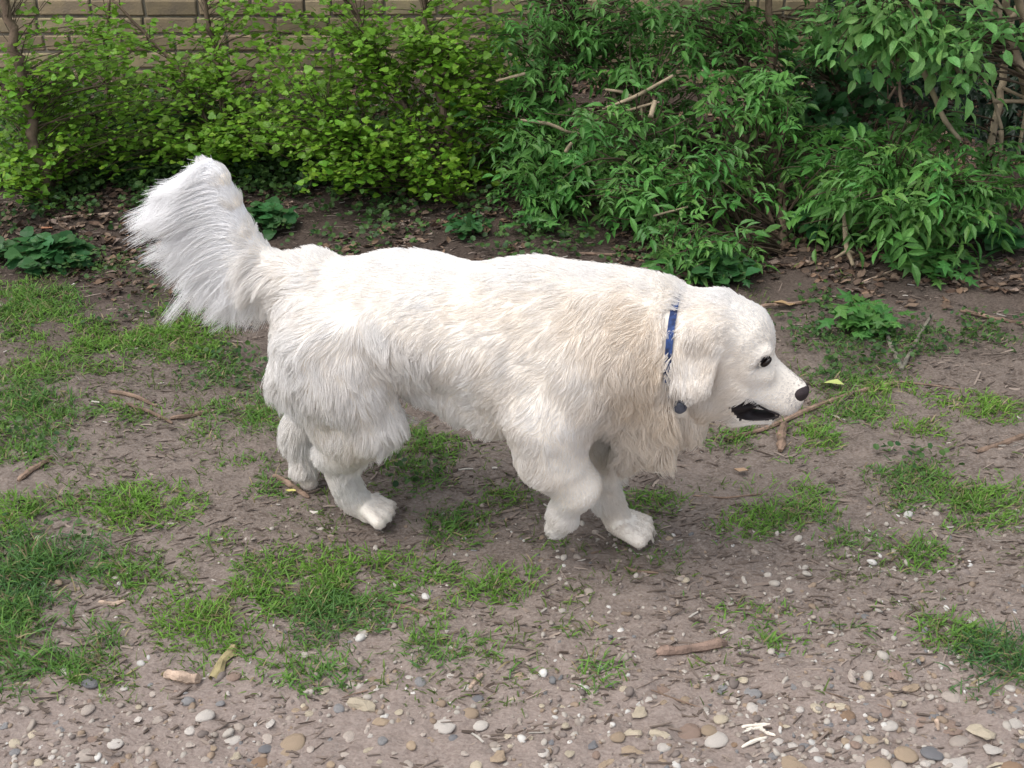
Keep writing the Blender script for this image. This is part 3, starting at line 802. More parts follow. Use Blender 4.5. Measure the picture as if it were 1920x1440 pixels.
def shrub(name, label, cat, kind, stems, clusters, n_each=6, max_leaf=300, spread=.05, stem_mat=None, bare=(), twig_r=.0022, up=.2, group=None, size=1.0, seed=0, more=1.55):
    """stems: [(points (px,py,y), radii in m)]; clusters: [(px, py, rx, ry, y0, y1, count)] of leafy twig ends"""
    rg = np.random.default_rng(seed + 100)
    sp = LEAVES[kind]
    base = None
    SP_, ms = [], []
    for pts, rad in stems:
        P = []
        for q in pts:
            if len(q) == 2:
                g = gpt(*q); g[2] = float(gz(g[0], g[1])) - .01; P.append(g)
            else: P.append(ypt(*q))
        P = np.array(P)
        t = np.linspace(0, len(P) - 1, len(P) * 6)
        Q = np.stack([np.interp(t, np.arange(len(P)), P[:, k]) for k in range(3)], 1)
        # soften corners, add wander
        for _ in range(3): Q[1:-1] = (Q[:-2] + 2 * Q[1:-1] + Q[2:]) / 4
        r = np.interp(t, np.arange(len(P)), rad)
        Q[1:-1] += rg.normal(0, 1, (len(Q) - 2, 3)) * r[1:-1, None] * .35
        SP_.append(Q); ms.append((Q, r))
    base = SP_[0][0].copy(); base[2] = 0
    root = thing(name, label, cat, tuple(base), 0, group)
    sm = stem_mat or m_stem
    for Q, r in ms:
        v, f = tube(Q - base, r, 8, .10)
        link('stem', make_mesh('stem', v, f, [sm], smooth=True), root)
    for pts, rad in bare:                                  # dead or leafless branches
        P = np.array([gpt(*q) if len(q) == 2 else ypt(*q) for q in pts])
        t = np.linspace(0, len(P) - 1, len(P) * 5)
        Q = np.stack([np.interp(t, np.arange(len(P)), P[:, k]) for k in range(3)], 1)
        for _ in range(2): Q[1:-1] = (Q[:-2] + 2 * Q[1:-1] + Q[2:]) / 4
        v, f = tube(Q - base, np.interp(t, np.arange(len(P)), np.broadcast_to(rad, (len(P),))), 7, .12)
        link('branch', make_mesh('branch', v, f, [m_pstem if sm is m_pstem else sm], smooth=True), root)
    allS = np.concatenate(SP_)
    LP, LR, LS, tw = [], [], [], []
    for (a, b, rx, ry, y0, y1, n) in clusters:
        for _ in range(int(n * more)):
            r_, t_ = rg.random() ** .5, rg.uniform(0, 2 * math.pi)
            y = rg.uniform(y0, y1)
            E = ypt(a + rx * r_ * math.cos(t_), b + ry * r_ * math.sin(t_), y)
            if E[2] < .03 or E[1] > WY - .04: continue
            d = np.linalg.norm(allS - E, axis=1) + np.where(allS[:, 2] > E[2] - .02, .25, 0)
            A = allS[rg.choice(np.argsort(d)[:6])]
            M_ = (A + E) / 2 + np.array([0, 0, .10 * np.linalg.norm(E - A)]) + rg.normal(0, .03, 3)
            Q = bezier(A, M_, E, 7)
            L_ = np.linalg.norm(E - A)
            tw.append(tube(Q - base, np.linspace(twig_r * (1 + L_ * 1.3), twig_r * .5, 7), 4, cap=False))
            for _k in range(n_each):
                t = 1 - min(.75, spread * 2.2 / max(L_, .05)) * rg.random() ** 1.3
                q = Q[min(5, int(t * 6))] + (Q[min(6, int(t * 6) + 1)] - Q[min(5, int(t * 6))]) * (t * 6 % 1)
                LP.append(q + rg.normal(0, spread * .25, 3))
                az = rg.uniform(0, 2 * math.pi)
                LR.append((rg.normal(up, .35), rg.normal(0, .35), az))
                LS.append(sp['size'] * size * rg.uniform(.45, 1.35))
    if tw:
        v, f = merge(tw)
        tag(link('twigs', make_mesh('twigs', v, f, [m_twig]), root), kind='stuff')
    LP, LR, LS = np.array(LP), np.array(LR), np.array(LS)
    if not len(LP): return root
    LP[:, 2] = np.maximum(LP[:, 2], .012)
    ok = LP[:, 1] < WY - .03
    LP, LR, LS = LP[ok], LR[ok], LS[ok]
    x_, y_ = in_photo(LP[:, 0], LP[:, 1], LP[:, 2])
    inside = (x_ > -20) & (x_ < 1940) & (y_ > -20) & (y_ < 1460)
    order = np.argsort(LP[:, 1] + 100 * ~inside)
    first, rest = order[:max_leaf], order[max_leaf:]
    first = first[inside[first]]
    rest = np.setdiff1d(order, first)
    for i in first:
        o = link('leaf', sp['M'][rg.integers(len(sp['M']))], root, LP[i] - base)
        o.rotation_euler = LR[i]; o.scale = (LS[i],) * 3
    if len(rest):
        c = np.array(sp['base'])[None] * rg.uniform(1 - sp['rnd'], 1 + sp['rnd'], (len(rest), 1)) * rg.uniform(.92, 1.08, (len(rest), 3))
        R_ = LR[rest]
        v, f, t = scatter(sp['T'], LP[rest] - base, rot_many(R_[:, 0], R_[:, 1], R_[:, 2]), LS[rest], c)
        tag(link('foliage', make_mesh('foliage', v, f, [sp['mat_stuff']], tint=t), root), kind='stuff')
    return root

# --- yellow-green small-leaved bushes on the left
shrub('flowering_currant_bush', 'yellow-green small-leaved bush with a thick leaning stem at the left edge', 'bush', 'bright',
      [([(90, 392), (62, 230, 3.90), (35, 120, 3.95), (2, -20, 4.0), (-40, -200, 4.05)], (.021, .019, .016, .014, .010)),
       ([(112, 388), (95, 330, 3.95)], (.014, .008))],
      [(60, 200, 130, 90, 3.8, 4.3, 70), (200, 200, 150, 100, 3.9, 4.5, 80), (40, 300, 60, 50, 3.8, 4.0, 22), (150, 80, 150, 70, 3.9, 4.5, 34), (0, -120, 260, 90, 3.8, 4.6, 45), (10, 340, 40, 30, 3.6, 3.8, 12)],
      n_each=13, spread=.075, twig_r=.0012, more=1.15, seed=1)
shrub('flowering_currant_bush', 'yellow-green bush whose thin upright stem stands against the open brickwork', 'bush', 'bright',
      [([(425, 300), (412, 140, 4.45), (392, 40, 4.5), (375, -60, 4.5)], (.012, .011, .009, .007)), ([(425, 300), (330, 120, 4.5), (210, 0, 4.55)], (.010, .007, .005)),
       ([(205, 260), (200, 120, 4.6), (205, 0, 4.6)], (.009, .008, .006))],
      [(380, 180, 150, 80, 4.1, 4.7, 85), (300, 100, 160, 60, 4.3, 4.8, 26), (470, 60, 110, 70, 4.2, 4.7, 34), (420, -120, 260, 80, 4.2, 4.8, 35), (350, 255, 180, 45, 4.0, 4.4, 42), (180, 60, 90, 60, 4.3, 4.7, 22), (260, 290, 230, 36, 3.85, 4.15, 60), (480, 270, 120, 50, 3.9, 4.2, 34)],
      n_each=13, spread=.075, twig_r=.0012, more=1.15, seed=2)
shrub('flowering_currant_bush', 'widest yellow-green bush, with dark twisting stems above the back of the dog', 'bush', 'bright',
      [([(862, 378), (855, 300, 3.98), (820, 160, 4.05), (800, 70, 4.1), (785, -60, 4.15)], (.017, .015, .013, .011, .008)),
       ([(870, 385), (905, 350, 4.0), (960, 330, 4.05)], (.012, .009, .005)), ([(862, 378), (780, 240, 4.0), (700, 100, 4.1), (640, -40, 4.1)], (.011, .008, .006, .005)),
       ([(850, 372), (700, 290, 3.95), (600, 230, 3.9)], (.008, .006, .004))],
      [(640, 90, 170, 100, 3.9, 4.5, 120), (790, 150, 160, 110, 3.8, 4.4, 110), (700, 290, 150, 60, 3.7, 4.1, 85), (560, 220, 120, 80, 3.8, 4.3, 75), (870, 60, 110, 70, 3.9, 4.4, 55), (700, -120, 300, 80, 3.8, 4.5, 50), (620, 340, 60, 30, 3.7, 3.85, 14), (820, 330, 60, 40, 3.7, 3.9, 16), (900, 200, 80, 110, 3.9, 4.4, 70), (900, 330, 50, 30, 3.85, 4.05, 12)],
      n_each=13, spread=.075, twig_r=.0012, more=1.15, seed=3)
# --- elder bushes in the middle and on the right
shrub('elder_bush', 'mid-green elder bush behind the withers, full of dead twigs', 'bush', 'elder',
      [([(1268, 512), (1240, 430, 3.6), (1225, 350, 3.7), (1200, 200, 3.9)], (.011, .010, .008, .006)),
       ([(1050, 395), (1030, 250, 4.1), (1090, 100, 4.2), (1040, -60, 4.2)], (.014, .011, .009, .007)), ([(1020, 380), (1020, 60, 4.4), (1015, -60, 4.45)], (.010, .008, .006)),
       ([(1200, 390), (1180, 240, 4.1), (1090, 60, 4.3)], (.012, .009, .006))],
      [(960, 230, 90, 90, 3.8, 4.3, 36), (1000, 90, 100, 100, 3.9, 4.5, 44), (1130, 60, 130, 100, 3.9, 4.5, 50), (1060, 260, 120, 70, 3.7, 4.1, 36), (1180, 240, 120, 80, 3.7, 4.1, 34), (1000, 340, 80, 40, 3.6, 3.85, 14), (1130, 360, 110, 50, 3.5, 3.8, 24),
       (1240, 130, 110, 90, 4.0, 4.5, 28), (1100, -130, 260, 80, 3.9, 4.5, 30), (1220, 320, 80, 60, 3.5, 3.8, 18), (1270, 430, 70, 40, 3.35, 3.55, 10)],
      n_each=3, stem_mat=m_pstem, spread=.05, seed=4, twig_r=.0028, up=-.1, size=.92,
      bare=[([(975, 225, 3.8), (1030, 232, 3.8), (1065, 248, 3.8), (1100, 250, 3.8)], (.004, .006, .005, .003)), ([(1135, 168, 3.85), (1165, 172, 3.85), (1190, 184, 3.85)], (.004, .006, .004)),
            ([(1130, 205, 3.8), (1190, 182, 3.8), (1262, 142, 3.85)], (.004, .006, .005)), ([(1150, 215, 3.8), (1230, 192, 3.8)], (.005, .004)), ([(1228, 190, 3.8), (1220, 220, 3.75)], (.008, .009)),
            ([(930, 152, 3.9), (985, 138, 3.9)], (.004, .005)), ([(1120, 370, 3.6), (1165, 352, 3.6)], (.003, .004)), ([(1345, 300, 3.75), (1350, 345, 3.72)], (.009, .010)),
            ([(1225, 405, 3.5), (1290, 388, 3.5)], (.004, .003)), ([(1060, 285, 3.7), (1072, 268, 3.7)], (.007, .006))])
shrub('elder_bush', 'dark elder bush with two upright brown stems right of the middle', 'bush', 'elder',
      [([(1470, 462), (1462, 300, 3.95), (1450, 150, 4.1), (1440, 0, 4.2), (1435, -100, 4.2)], (.016, .014, .013, .012, .010)),
       ([(1405, 455), (1408, 330, 3.9), (1395, 130, 4.2), (1405, 20, 4.3), (1390, -60, 4.3)], (.010, .009, .008, .008, .006)),
       ([(1480, 470), (1440, 400, 3.75), (1420, 330, 3.8)], (.010, .008, .005)),
       ([(1560, 250, 4.6), (1550, 120, 4.7), (1530, -40, 4.7)], (.008, .007, .006))],
      [(1420, 175, 110, 50, 3.7, 4.0, 24), (1330, 50, 130, 60, 4.0, 4.6, 44), (1320, 330, 90, 70, 3.5, 3.8, 24), (1320, 480, 80, 50, 3.25, 3.45, 20), (1400, -120, 200, 80, 3.9, 4.5, 26), (1480, 240, 80, 50, 3.8, 4.1, 12),
       (1560, 340, 90, 60, 3.6, 3.9, 14), (1540, 60, 70, 60, 4.3, 4.7, 12)],
      n_each=3, spread=.05, seed=5, twig_r=.0028, up=-.1, size=.95,
      bare=[([(1340, 115, 4.2), (1380, 90, 4.2), (1400, 10, 4.2)], (.006, .007, .006)), ([(1300, 20, 4.3), (1400, 12, 4.3)], (.004, .005))])
shrub('elder_bush', 'pale leafy elder bough hanging in at the top right, with a curved bare stem', 'bush', 'elderlight',
      [([(1990, 380), (1960, 200, 3.7), (1880, 60, 3.7), (1850, -60, 3.75)], (.020, .018, .015, .012)), ([(1850, -60, 3.75), (1790, -30, 3.65), (1720, 0, 3.6), (1640, 20, 3.6)], (.010, .008, .006, .004)),
       ([(1990, 380), (1900, -60, 3.6), (1810, -160, 3.6)], (.014, .012, .010))],
      [(1620, 35, 100, 45, 3.45, 3.7, 22), (1740, 40, 110, 55, 3.4, 3.65, 24), (1790, 110, 60, 55, 3.4, 3.6, 12), (1660, 100, 110, 40, 3.5, 3.7, 14), (1700, -120, 260, 90, 3.3, 3.8, 34), (1840, 40, 30, 40, 3.4, 3.6, 4)],
      n_each=3, stem_mat=m_pstem, spread=.05, seed=6, twig_r=.003, up=-.35, size=1.0,
      bare=[([(1690, 95, 3.6), (1722, 112, 3.6), (1745, 165, 3.58), (1770, 225, 3.56), (1800, 262, 3.55)], (.006, .008, .0085, .008, .006)),
            ([(1622, 118, 3.62), (1665, 112, 3.6), (1722, 112, 3.6)], (.004, .005, .006)), ([(1755, 105, 3.6), (1788, 118, 3.6), (1802, 145, 3.58)], (.004, .006, .007))])
shrub('elder_bush', 'large-leaved elder on the right with bare forked stems in front of dark ivy', 'bush', 'elder',
      [([(1820, 425), (1850, 300, 3.75), (1878, 160, 3.85), (1895, 50, 3.9), (1880, -80, 3.9)], (.010, .011, .012, .013, .012)),
       ([(1960, 330), (1920, 150, 3.8), (1880, 40, 3.85), (1830, -10, 3.9)], (.014, .012, .011, .008)), ([(1895, 40, 3.85), (1930, -30, 3.85)], (.009, .007)),
       ([(1790, 440), (1700, 380, 3.5), (1660, 300, 3.6)], (.008, .006, .004))],
      [(1620, 300, 110, 55, 3.4, 3.7, 22), (1730, 320, 120, 70, 3.35, 3.7, 30), (1850, 350, 90, 60, 3.3, 3.6, 20), (1700, 400, 120, 60, 3.25, 3.5, 24), (1720, 230, 70, 40, 3.5, 3.8, 10), (1560, 400, 80, 50, 3.35, 3.6, 12), (1900, 280, 40, 30, 3.5, 3.7, 5)],
      n_each=3, stem_mat=m_pstem, spread=.05, seed=7, twig_r=.003, up=-.25, size=1.12,
      bare=[([(1878, 242, 3.72), (1862, 180, 3.75), (1845, 150, 3.78)], (.006, .005, .004)), ([(1862, 190, 3.74), (1925, 190, 3.74)], (.007, .006)), ([(1880, 165, 3.75), (1925, 185, 3.74)], (.006, .005)),
            ([(1876, 300, 3.7), (1877, 245, 3.7)], (.007, .008)), ([(1905, 310, 3.75), (1925, 200, 3.75)], (.005, .006)),
            ([(1700, 355, 3.5), (1705, 400, 3.45), (1715, 425, 3.42), (1735, 432, 3.4)], (.006, .006, .005, .003)), ([(1585, 400, 3.5), (1586, 462, 3.42), (1600, 498, 3.36)], (.009, .008, .006)),
            ([(1565, 484, 3.4), (1588, 470, 3.4), (1602, 474, 3.4)], (.003, .006, .003)),
            ([(1615, 262, 3.6), (1640, 280, 3.6), (1668, 272, 3.6), (1690, 285, 3.6)], (.006, .006, .005, .005))])
shrub('bramble_thicket', 'tangle of brown dead stems and dull leaves deep in the bushes on the right', 'thicket', 'darkweed',
      [([(1640, 330), (1625, 250, 4.5), (1560, 150, 4.6)], (.008, .007, .004)), ([(1600, 335), (1650, 220, 4.5), (1700, 120, 4.5)], (.007, .006, .004)),
       ([(1690, 330), (1690, 200, 4.45), (1680, 90, 4.5)], (.008, .007, .005)), ([(1660, 325), (1560, 230, 4.5), (1500, 220, 4.5)], (.006, .005, .003))],
      [(1500, 220, 90, 60, 4.3, 4.8, 30), (1580, 140, 120, 70, 4.4, 4.9, 40), (1600, 250, 100, 40, 4.2, 4.5, 16), (1450, 120, 80, 60, 4.5, 4.9, 14)],
      n_each=6, spread=.06, seed=8, up=.6)

# --- small plants on the ground
def plant(label, kind, px_, py_, rx, ry, h, n, size, seed, name='weed_plant', n_each=3):
    g = gpt(px_, py_)
    rg = np.random.default_rng(seed)
    sp = LEAVES[kind]
    base = np.array([g[0], g[1], float(gz(g[0], g[1]))])
    zc = g[1] * CP + CAMH * SP
    root = thing(name, label, 'plant', tuple(base))
    ex, ey = rx * zc / FPX, ry * zc / FPX / .6
    st, k_ = [], 0
    for _ in range(n):
        t, r_ = rg.uniform(0, 2 * math.pi), rg.random() ** .6
        E = np.array([ex * r_ * math.cos(t), ey * r_ * math.sin(t), h * (1.1 - .6 * r_) * rg.uniform(.5, 1.1)])
        Q = bezier(np.array([E[0] * .2, E[1] * .2, -.005]), np.array([E[0] * .5, E[1] * .5, E[2] * .9]), E, 5)
        st.append(tube(Q, .0013, 3, cap=False))
        for _k in range(n_each):
            q = Q[rg.integers(2, 5)]
            o = link('leaf', sp['M'][rg.integers(len(sp['M']))], root, q)
            o.rotation_euler = (rg.normal(-.05, .3), rg.normal(0, .3), rg.uniform(0, 6.3)); o.scale = (sp['size'] * size * rg.uniform(.7, 1.2),) * 3
            k_ += 1
    v, f = merge(st)
    tag(link('stems', make_mesh('stems', v, f, [m_weedstem]), root), kind='stuff')
m_weedstem = material('weed_stem', (.09, .13, .04), rough=.7)
plant('leafy green weed with broad lobed leaves just above the muzzle', 'weed', 1610, 620, 75, 38, .10, 26, 1.0, 11)
plant('broad-leaved green weed in the shade under the right elder', 'weed', 1740, 520, 70, 45, .10, 26, 1.0, 12)
plant('large patch of dark green leafy weeds at the left edge', 'darkweed', 90, 490, 130, 40, .08, 60, 1.0, 13, n_each=4)
plant('dark green weed clump right beside the tail', 'darkweed', 505, 420, 50, 40, .09, 24, 1.0, 14)
plant('bright lobed weed low against the left stem', 'weed', 20, 330, 60, 40, .14, 20, .9, 15)
plant('green weed clump behind the neck of the dog', 'darkweed', 1345, 525, 70, 30, .10, 30, 1.0, 16)
plant('small weed clump under the widest yellow-green bush', 'darkweed', 880, 450, 55, 24, .07, 16, .8, 17)
plant('dark weed clump deep between the two left bushes', 'darkweed', 320, 285, 90, 30, .16, 40, 1.1, 18)
plant('dark green weed under the arching elder twigs', 'darkweed', 1560, 450, 80, 30, .12, 24, 1.1, 19)
plant('flat green weed at the right edge below the ivy', 'darkweed', 1880, 480, 60, 35, .09, 20, 1.1, 20)
plant('small bright weed in the middle of the leaf litter', 'weed', 1010, 440, 60, 25, .10, 14, .9, 21)

# --- ivy over the wall and the dark corner on the right
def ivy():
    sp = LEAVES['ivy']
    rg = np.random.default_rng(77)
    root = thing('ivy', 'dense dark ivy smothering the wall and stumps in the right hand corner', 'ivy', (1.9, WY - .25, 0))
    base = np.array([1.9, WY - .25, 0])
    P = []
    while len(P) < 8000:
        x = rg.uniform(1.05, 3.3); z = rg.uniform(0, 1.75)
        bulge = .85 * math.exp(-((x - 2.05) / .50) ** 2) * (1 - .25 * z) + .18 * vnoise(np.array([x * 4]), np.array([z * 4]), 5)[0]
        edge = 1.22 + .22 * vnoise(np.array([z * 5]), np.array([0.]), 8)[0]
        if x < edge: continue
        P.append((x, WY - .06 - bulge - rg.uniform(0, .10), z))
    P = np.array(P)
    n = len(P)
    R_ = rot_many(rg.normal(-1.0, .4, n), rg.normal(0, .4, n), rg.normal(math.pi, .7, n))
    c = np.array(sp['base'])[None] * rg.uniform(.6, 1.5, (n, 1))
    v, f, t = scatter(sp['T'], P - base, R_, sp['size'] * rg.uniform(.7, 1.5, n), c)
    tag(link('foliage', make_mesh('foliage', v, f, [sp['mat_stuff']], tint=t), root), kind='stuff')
    for k in range(9):
        x = 1.5 + .2 * k + rg.uniform(-.05, .05)
        Q = np.array([(x, WY - .12, -.02), (x + rg.uniform(-.1, .1), WY - .2, .5), (x + rg.uniform(-.2, .2), WY - .12, 1.2)]) - base
        v, f = tube(bezier(*Q, 8), .011, 6, .15)
        link('stem', make_mesh('stem', v, f, [m_stem], smooth=True), root)
ivy()
# unseen elder canopy, added above the bushes to shade the dark corner
def canopy():
    rg = np.random.default_rng(88)
    sp = LEAVES['elder']
    base = np.array([2.35, 4.35, 0])
    root = thing('shade_elder', 'unseen taller elder added to shade the dark right hand corner', 'tree', tuple(base))
    pts = np.array([(0, 0, -.03), (.03, -.05, .8), (-.05, -.1, 1.5), (-.2, -.15, 2.2)])
    v, f = tube(pts, (.045, .038, .03, .02), 9, .1)
    link('trunk', make_mesh('trunk', v, f, [m_stem], smooth=True), root)
    tips = []
    for k in range(26):
        E = np.array([rg.uniform(-1.5, .9), rg.uniform(-.75, .7), rg.uniform(1.25, 2.3)])
        Q = bezier(pts[rg.integers(1, 4)], np.array([E[0] * .5, E[1] * .5, E[2] + .1]), E, 7)
        v, f = tube(Q, np.linspace(.012, .004, 7), 5)
        link('limb', make_mesh('limb', v, f, [m_stem], smooth=True), root)
        tips += [Q[3], Q[4], Q[5], Q[6], E]
    P = np.array([tips[rg.integers(len(tips))] + rg.normal(0, .16, 3) for _ in range(1700)])
    P = P[P[:, 2] > 1.0]
    n = len(P)
    c = np.array(sp['base'])[None] * rg.uniform(.7, 1.3, (n, 1))
    v, f, t = scatter(sp['T'], P, rot_many(rg.normal(-.2, .4, n), rg.normal(0, .4, n), rg.uniform(0, 6.3, n)), .12 * rg.uniform(.7, 1.3, n), c)
    tag(link('crown', make_mesh('crown', v, f, [sp['mat_stuff']], tint=t), root), kind='stuff')
canopy()
# ================================================================== the dog
DYAW = math.radians(15)
DC = np.array([0.0, 2.09, 0.0])
DH = np.array([math.cos(DYAW), -math.sin(DYAW), 0.0])    # heading
DN = np.array([-math.sin(DYAW), -math.cos(DYAW), 0.0])   # towards the photographer

def D(px, py, v=0.0):
    """pixel -> dog coordinates (along, left, up) on the upright plane v metres to the dog's right"""
    d = ray(px, py)
    o = np.array([0, 0, CAMH]) - (DC + v * DN)
    t = -np.dot(o, DN) / np.dot(d, DN)
    p = o + t * d
    return np.array([np.dot(p, DH), -v, p[2]])

VOX = 0.005
G0 = np.array([-0.80, -0.27, -0.02]); G1 = np.array([0.70, 0.27, 0.86])
GN = np.ceil((G1 - G0) / VOX).astype(int) + 1
AX = [(G0[k] + VOX * np.arange(GN[k])).astype(np.float32) for k in range(3)]
F = np.full(GN, 1.0, np.float32)

def prim(a, ra, b=None, rb=None, k=0.03, sy=1.0, cut=False, grid=None):
    """round cone from a to b (radii ra, rb), widened sideways by sy, smoothly joined with k"""
    a = np.asarray(a, float); b = a + 1e-5 if b is None else np.asarray(b, float)
    rb = ra if rb is None else rb
    m = max(ra, rb) * max(1, sy) + k + 3 * VOX
    lo = np.maximum(np.floor((np.minimum(a, b) - m - G0) / VOX).astype(int), 0)
    hi = np.minimum(np.ceil((np.maximum(a, b) + m - G0) / VOX).astype(int) + 1, GN)
    X = AX[0][lo[0]:hi[0], None, None]; Y = AX[1][None, lo[1]:hi[1], None]; Z = AX[2][None, None, lo[2]:hi[2]]
    d = b - a
    ay = 1.0 / sy
    # scale the sideways offset from the axis
    L2 = float(d @ d)
    h = np.clip(((X - a[0]) * d[0] + (Y - a[1]) * d[1] + (Z - a[2]) * d[2]) / L2, 0, 1)
    q = np.sqrt((X - a[0] - h * d[0]) ** 2 + ((Y - a[1] - h * d[1]) * ay) ** 2 + (Z - a[2] - h * d[2]) ** 2)
    s = q - (ra + (rb - ra) * h)
    S = F[lo[0]:hi[0], lo[1]:hi[1], lo[2]:hi[2]]
    if cut:
        s = -s
        hh = np.clip(0.5 - 0.5 * (S - s) / k, 0, 1)
        S[...] = S + (s - S) * hh + k * hh * (1 - hh)
    else:
        hh = np.clip(0.5 + 0.5 * (S - s) / k, 0, 1)
        S[...] = S + (s - S) * hh - k * hh * (1 - hh)

# trunk
prim(D(612, 582), .104, D(770, 596), .120, k=.05, sy=1.0)
prim(D(770, 596), .120, D(980, 640), .140, k=.06, sy=.92)
prim(D(980, 640), .140, D(1130, 655), .135, k=.06, sy=.90)
prim(D(1000, 600), .112, D(1200, 600), .090, k=.05, sy=.9)
prim(D(1120, 650), .128, D(1268, 648), .096, k=.05, sy=.85)        # neck
prim(D(1190, 740), .085, D(1215, 790), .060, k=.05, sy=.9)         # bib
prim(D(1215, 780), .060, D(1175, 845), .030, k=.04, sy=.9)
prim(D(1250, 740), .070, D(1295, 770), .040, k=.05, sy=.9)
prim(D(800, 700), .056, D(930, 740), .085, k=.04, sy=1.0)          # belly
# head
prim(D(1350, 622), .076, D(1386, 634), .064, k=.03, sy=.98)
prim(D(1385, 622), .052, D(1403, 654), .040, k=.02, sy=1.1)       # forehead
prim(D(1290, 645), .092, D(1355, 690), .070, k=.04, sy=.9)
prim(D(1345, 720), .058, D(1378, 722), .052, k=.03, sy=.95)        # cheek
prim(D(1415, 697), .044, D(1478, 735), .030, k=.022, sy=.85)       # muzzle
prim(D(1430, 733), .031, D(1474, 751), .0255, k=.02, sy=1.0)        # flews
prim(D(1440, 690), .020, D(1497, 727), .014, k=.015, sy=.9)        # nose bridge
prim(D(1355, 752), .032, D(1395, 778), .015, k=.02, sy=.9)         # jaw hinge
prim(D(1380, 781), .013, D(1446, 781), .0090, k=.012, sy=1.9)       # lower lip
for s in (1, -1):
    prim(D(1416, 668, .043 * s), .016, D(1436, 660, .038 * s), .011, k=.012)   # brow
    prim(D(1415, 698, .034 * s), .013, D(1440, 700, .030 * s), .010, k=.025)   # under the eye
    # ear: a soft hanging flap, widest at the top, tip by the throat
    prim(D(1350, 622, .052 * s), .022, D(1300, 630, .070 * s), .024, k=.03)
    for ax_, ay_, bx_, by_, ra_, rb_ in ((1343, 660, 1320, 722, .010, .012), (1325, 652, 1305, 732, .015, .011), (1300, 654, 1290, 736, .017, .011), (1274, 658, 1273, 724, .017, .010)):
        prim(D(ax_, ay_ - 6, .076 * s), ra_, D(bx_, by_, .102 * s), rb_, k=.015, sy=.75)
for s in (1, -1):                                          # the open mouth, a cavity on each side of the tongue
    prim(D(1408, 766, .050 * s), .0125, D(1398, 766, .050 * s), .012, k=.004, sy=2.6, cut=True)
    prim(D(1410, 768, .048 * s), .011, D(1464, 777, .040 * s), .0040, k=.003, sy=3.0, cut=True)
    prim(D(1380, 763, .055 * s), .005, D(1410, 768, .050 * s), .011, k=.003, sy=3.0, cut=True)
for s in (1, -1):
    prim(D(1440, 674, .052 * s), .007, D(1433, 684, .054 * s), .006, k=.004, cut=True)
# hind leg, near (planted)
prim(D(555, 700, .06), .050, D(575, 650, .05), .060, k=.04)
prim(D(555, 700, -.06), .045, D(575, 650, -.05), .055, k=.04)
prim(D(612, 640, .087), .085, D(645, 720, .098), .072, k=.04)
prim(D(645, 700, .092), .074, D(705, 785, .090), .046, k=.04)
prim(D(590, 690, .085), .060, D(620, 800, .08), .045, k=.04)
prim(D(700, 790, .08), .046, D(624, 850, .05), .028, k=.04)
prim(D(690, 800, .088), .044, D(645, 848, .062), .034, k=.04)
prim(D(614, 852, .045), .024, D(668, 940, .025), .026, k=.02)
prim(D(668, 940, .022), .027, D(692, 958, .02), .028, k=.015)
for j, dy in enumerate((-.030, -.011, .010, .028)):
    e = D(727 - abs(dy) * 250, 968, .028); e[1] += dy; e[2] = .018
    f = D(695, 958, .02); f[1] += dy * .6; f[2] = .030
    prim(f, .016, e, .0150, k=.003)
# hind leg, far (trailing, off the ground)
prim(D(615, 650, -.08), .080, D(600, 730, -.08), .060, k=.04)
prim(D(600, 730, -.08), .055, D(560, 800, -.07), .030, k=.03)
prim(D(562, 795, -.065), .026, D(568, 880, -.05), .020, k=.02)
prim(D(568, 880, -.05), .022, D(578, 903, -.05), .019, k=.015)
# foreleg, near (lifted, folded at the wrist)
prim(D(1075, 690, .085), .085, D(1035, 790, .10), .070, k=.05, sy=.8)
prim(D(1025, 780, .10), .080, D(1035, 860, .10), .064, k=.04, sy=.8)
prim(D(1030, 850, .095), .060, D(1082, 912, .085), .042, k=.03, sy=.85)
prim(D(1082, 908, .08), .038, D(1056, 960, .075), .029, k=.035)
prim(D(1058, 965, .075), .027, D(1046, 985, .072), .021, k=.012)
# foreleg, far (planted)
prim(D(1120, 790, -.08), .060, D(1115, 850, -.07), .040, k=.04)
prim(D(1115, 850, -.07), .038, D(1138, 935, -.06), .027, k=.02)
prim(D(1138, 935, -.06), .027, D(1158, 975, -.06), .030, k=.02)
for j, dy in enumerate((-.033, -.012, .011, .031)):
    e = D(1213 - abs(dy) * 300, 1000, -.058); e[1] += dy; e[2] = .019
    f = D(1166, 987, -.058); f[1] += dy * .6; f[2] = .034
    prim(f, .020, e, .0170, k=.003)
for p0, sv, fx in ((D(727, 968, .028), 1, .028), (D(1213, 1000, -.058), 1, -.058)):
    for dy in (-.0215, 0.0, .0215):
        a = p0.copy(); a[0] += .012 - abs(dy) * .3; a[1] += dy; a[2] = .036
        b = a.copy(); b[0] -= .022; b[2] = .048
        c = a.copy(); c[2] = .010; c[0] += .004
        prim(a, .0030, b, .0020, k=.006, cut=True)
        prim(a, .0030, c, .0030, k=.006, cut=True)
# tail
TB = [D(*q) for q in ((585, 520), (545, 524), (503, 514), (474, 482), (452, 432), (432, 382), (412, 338), (388, 312))]
TR = [.055, .048, .038, .028, .022, .018, .016, .014]
for i in range(7):
    prim(TB[i], TR[i], TB[i + 1], TR[i + 1], k=.025)

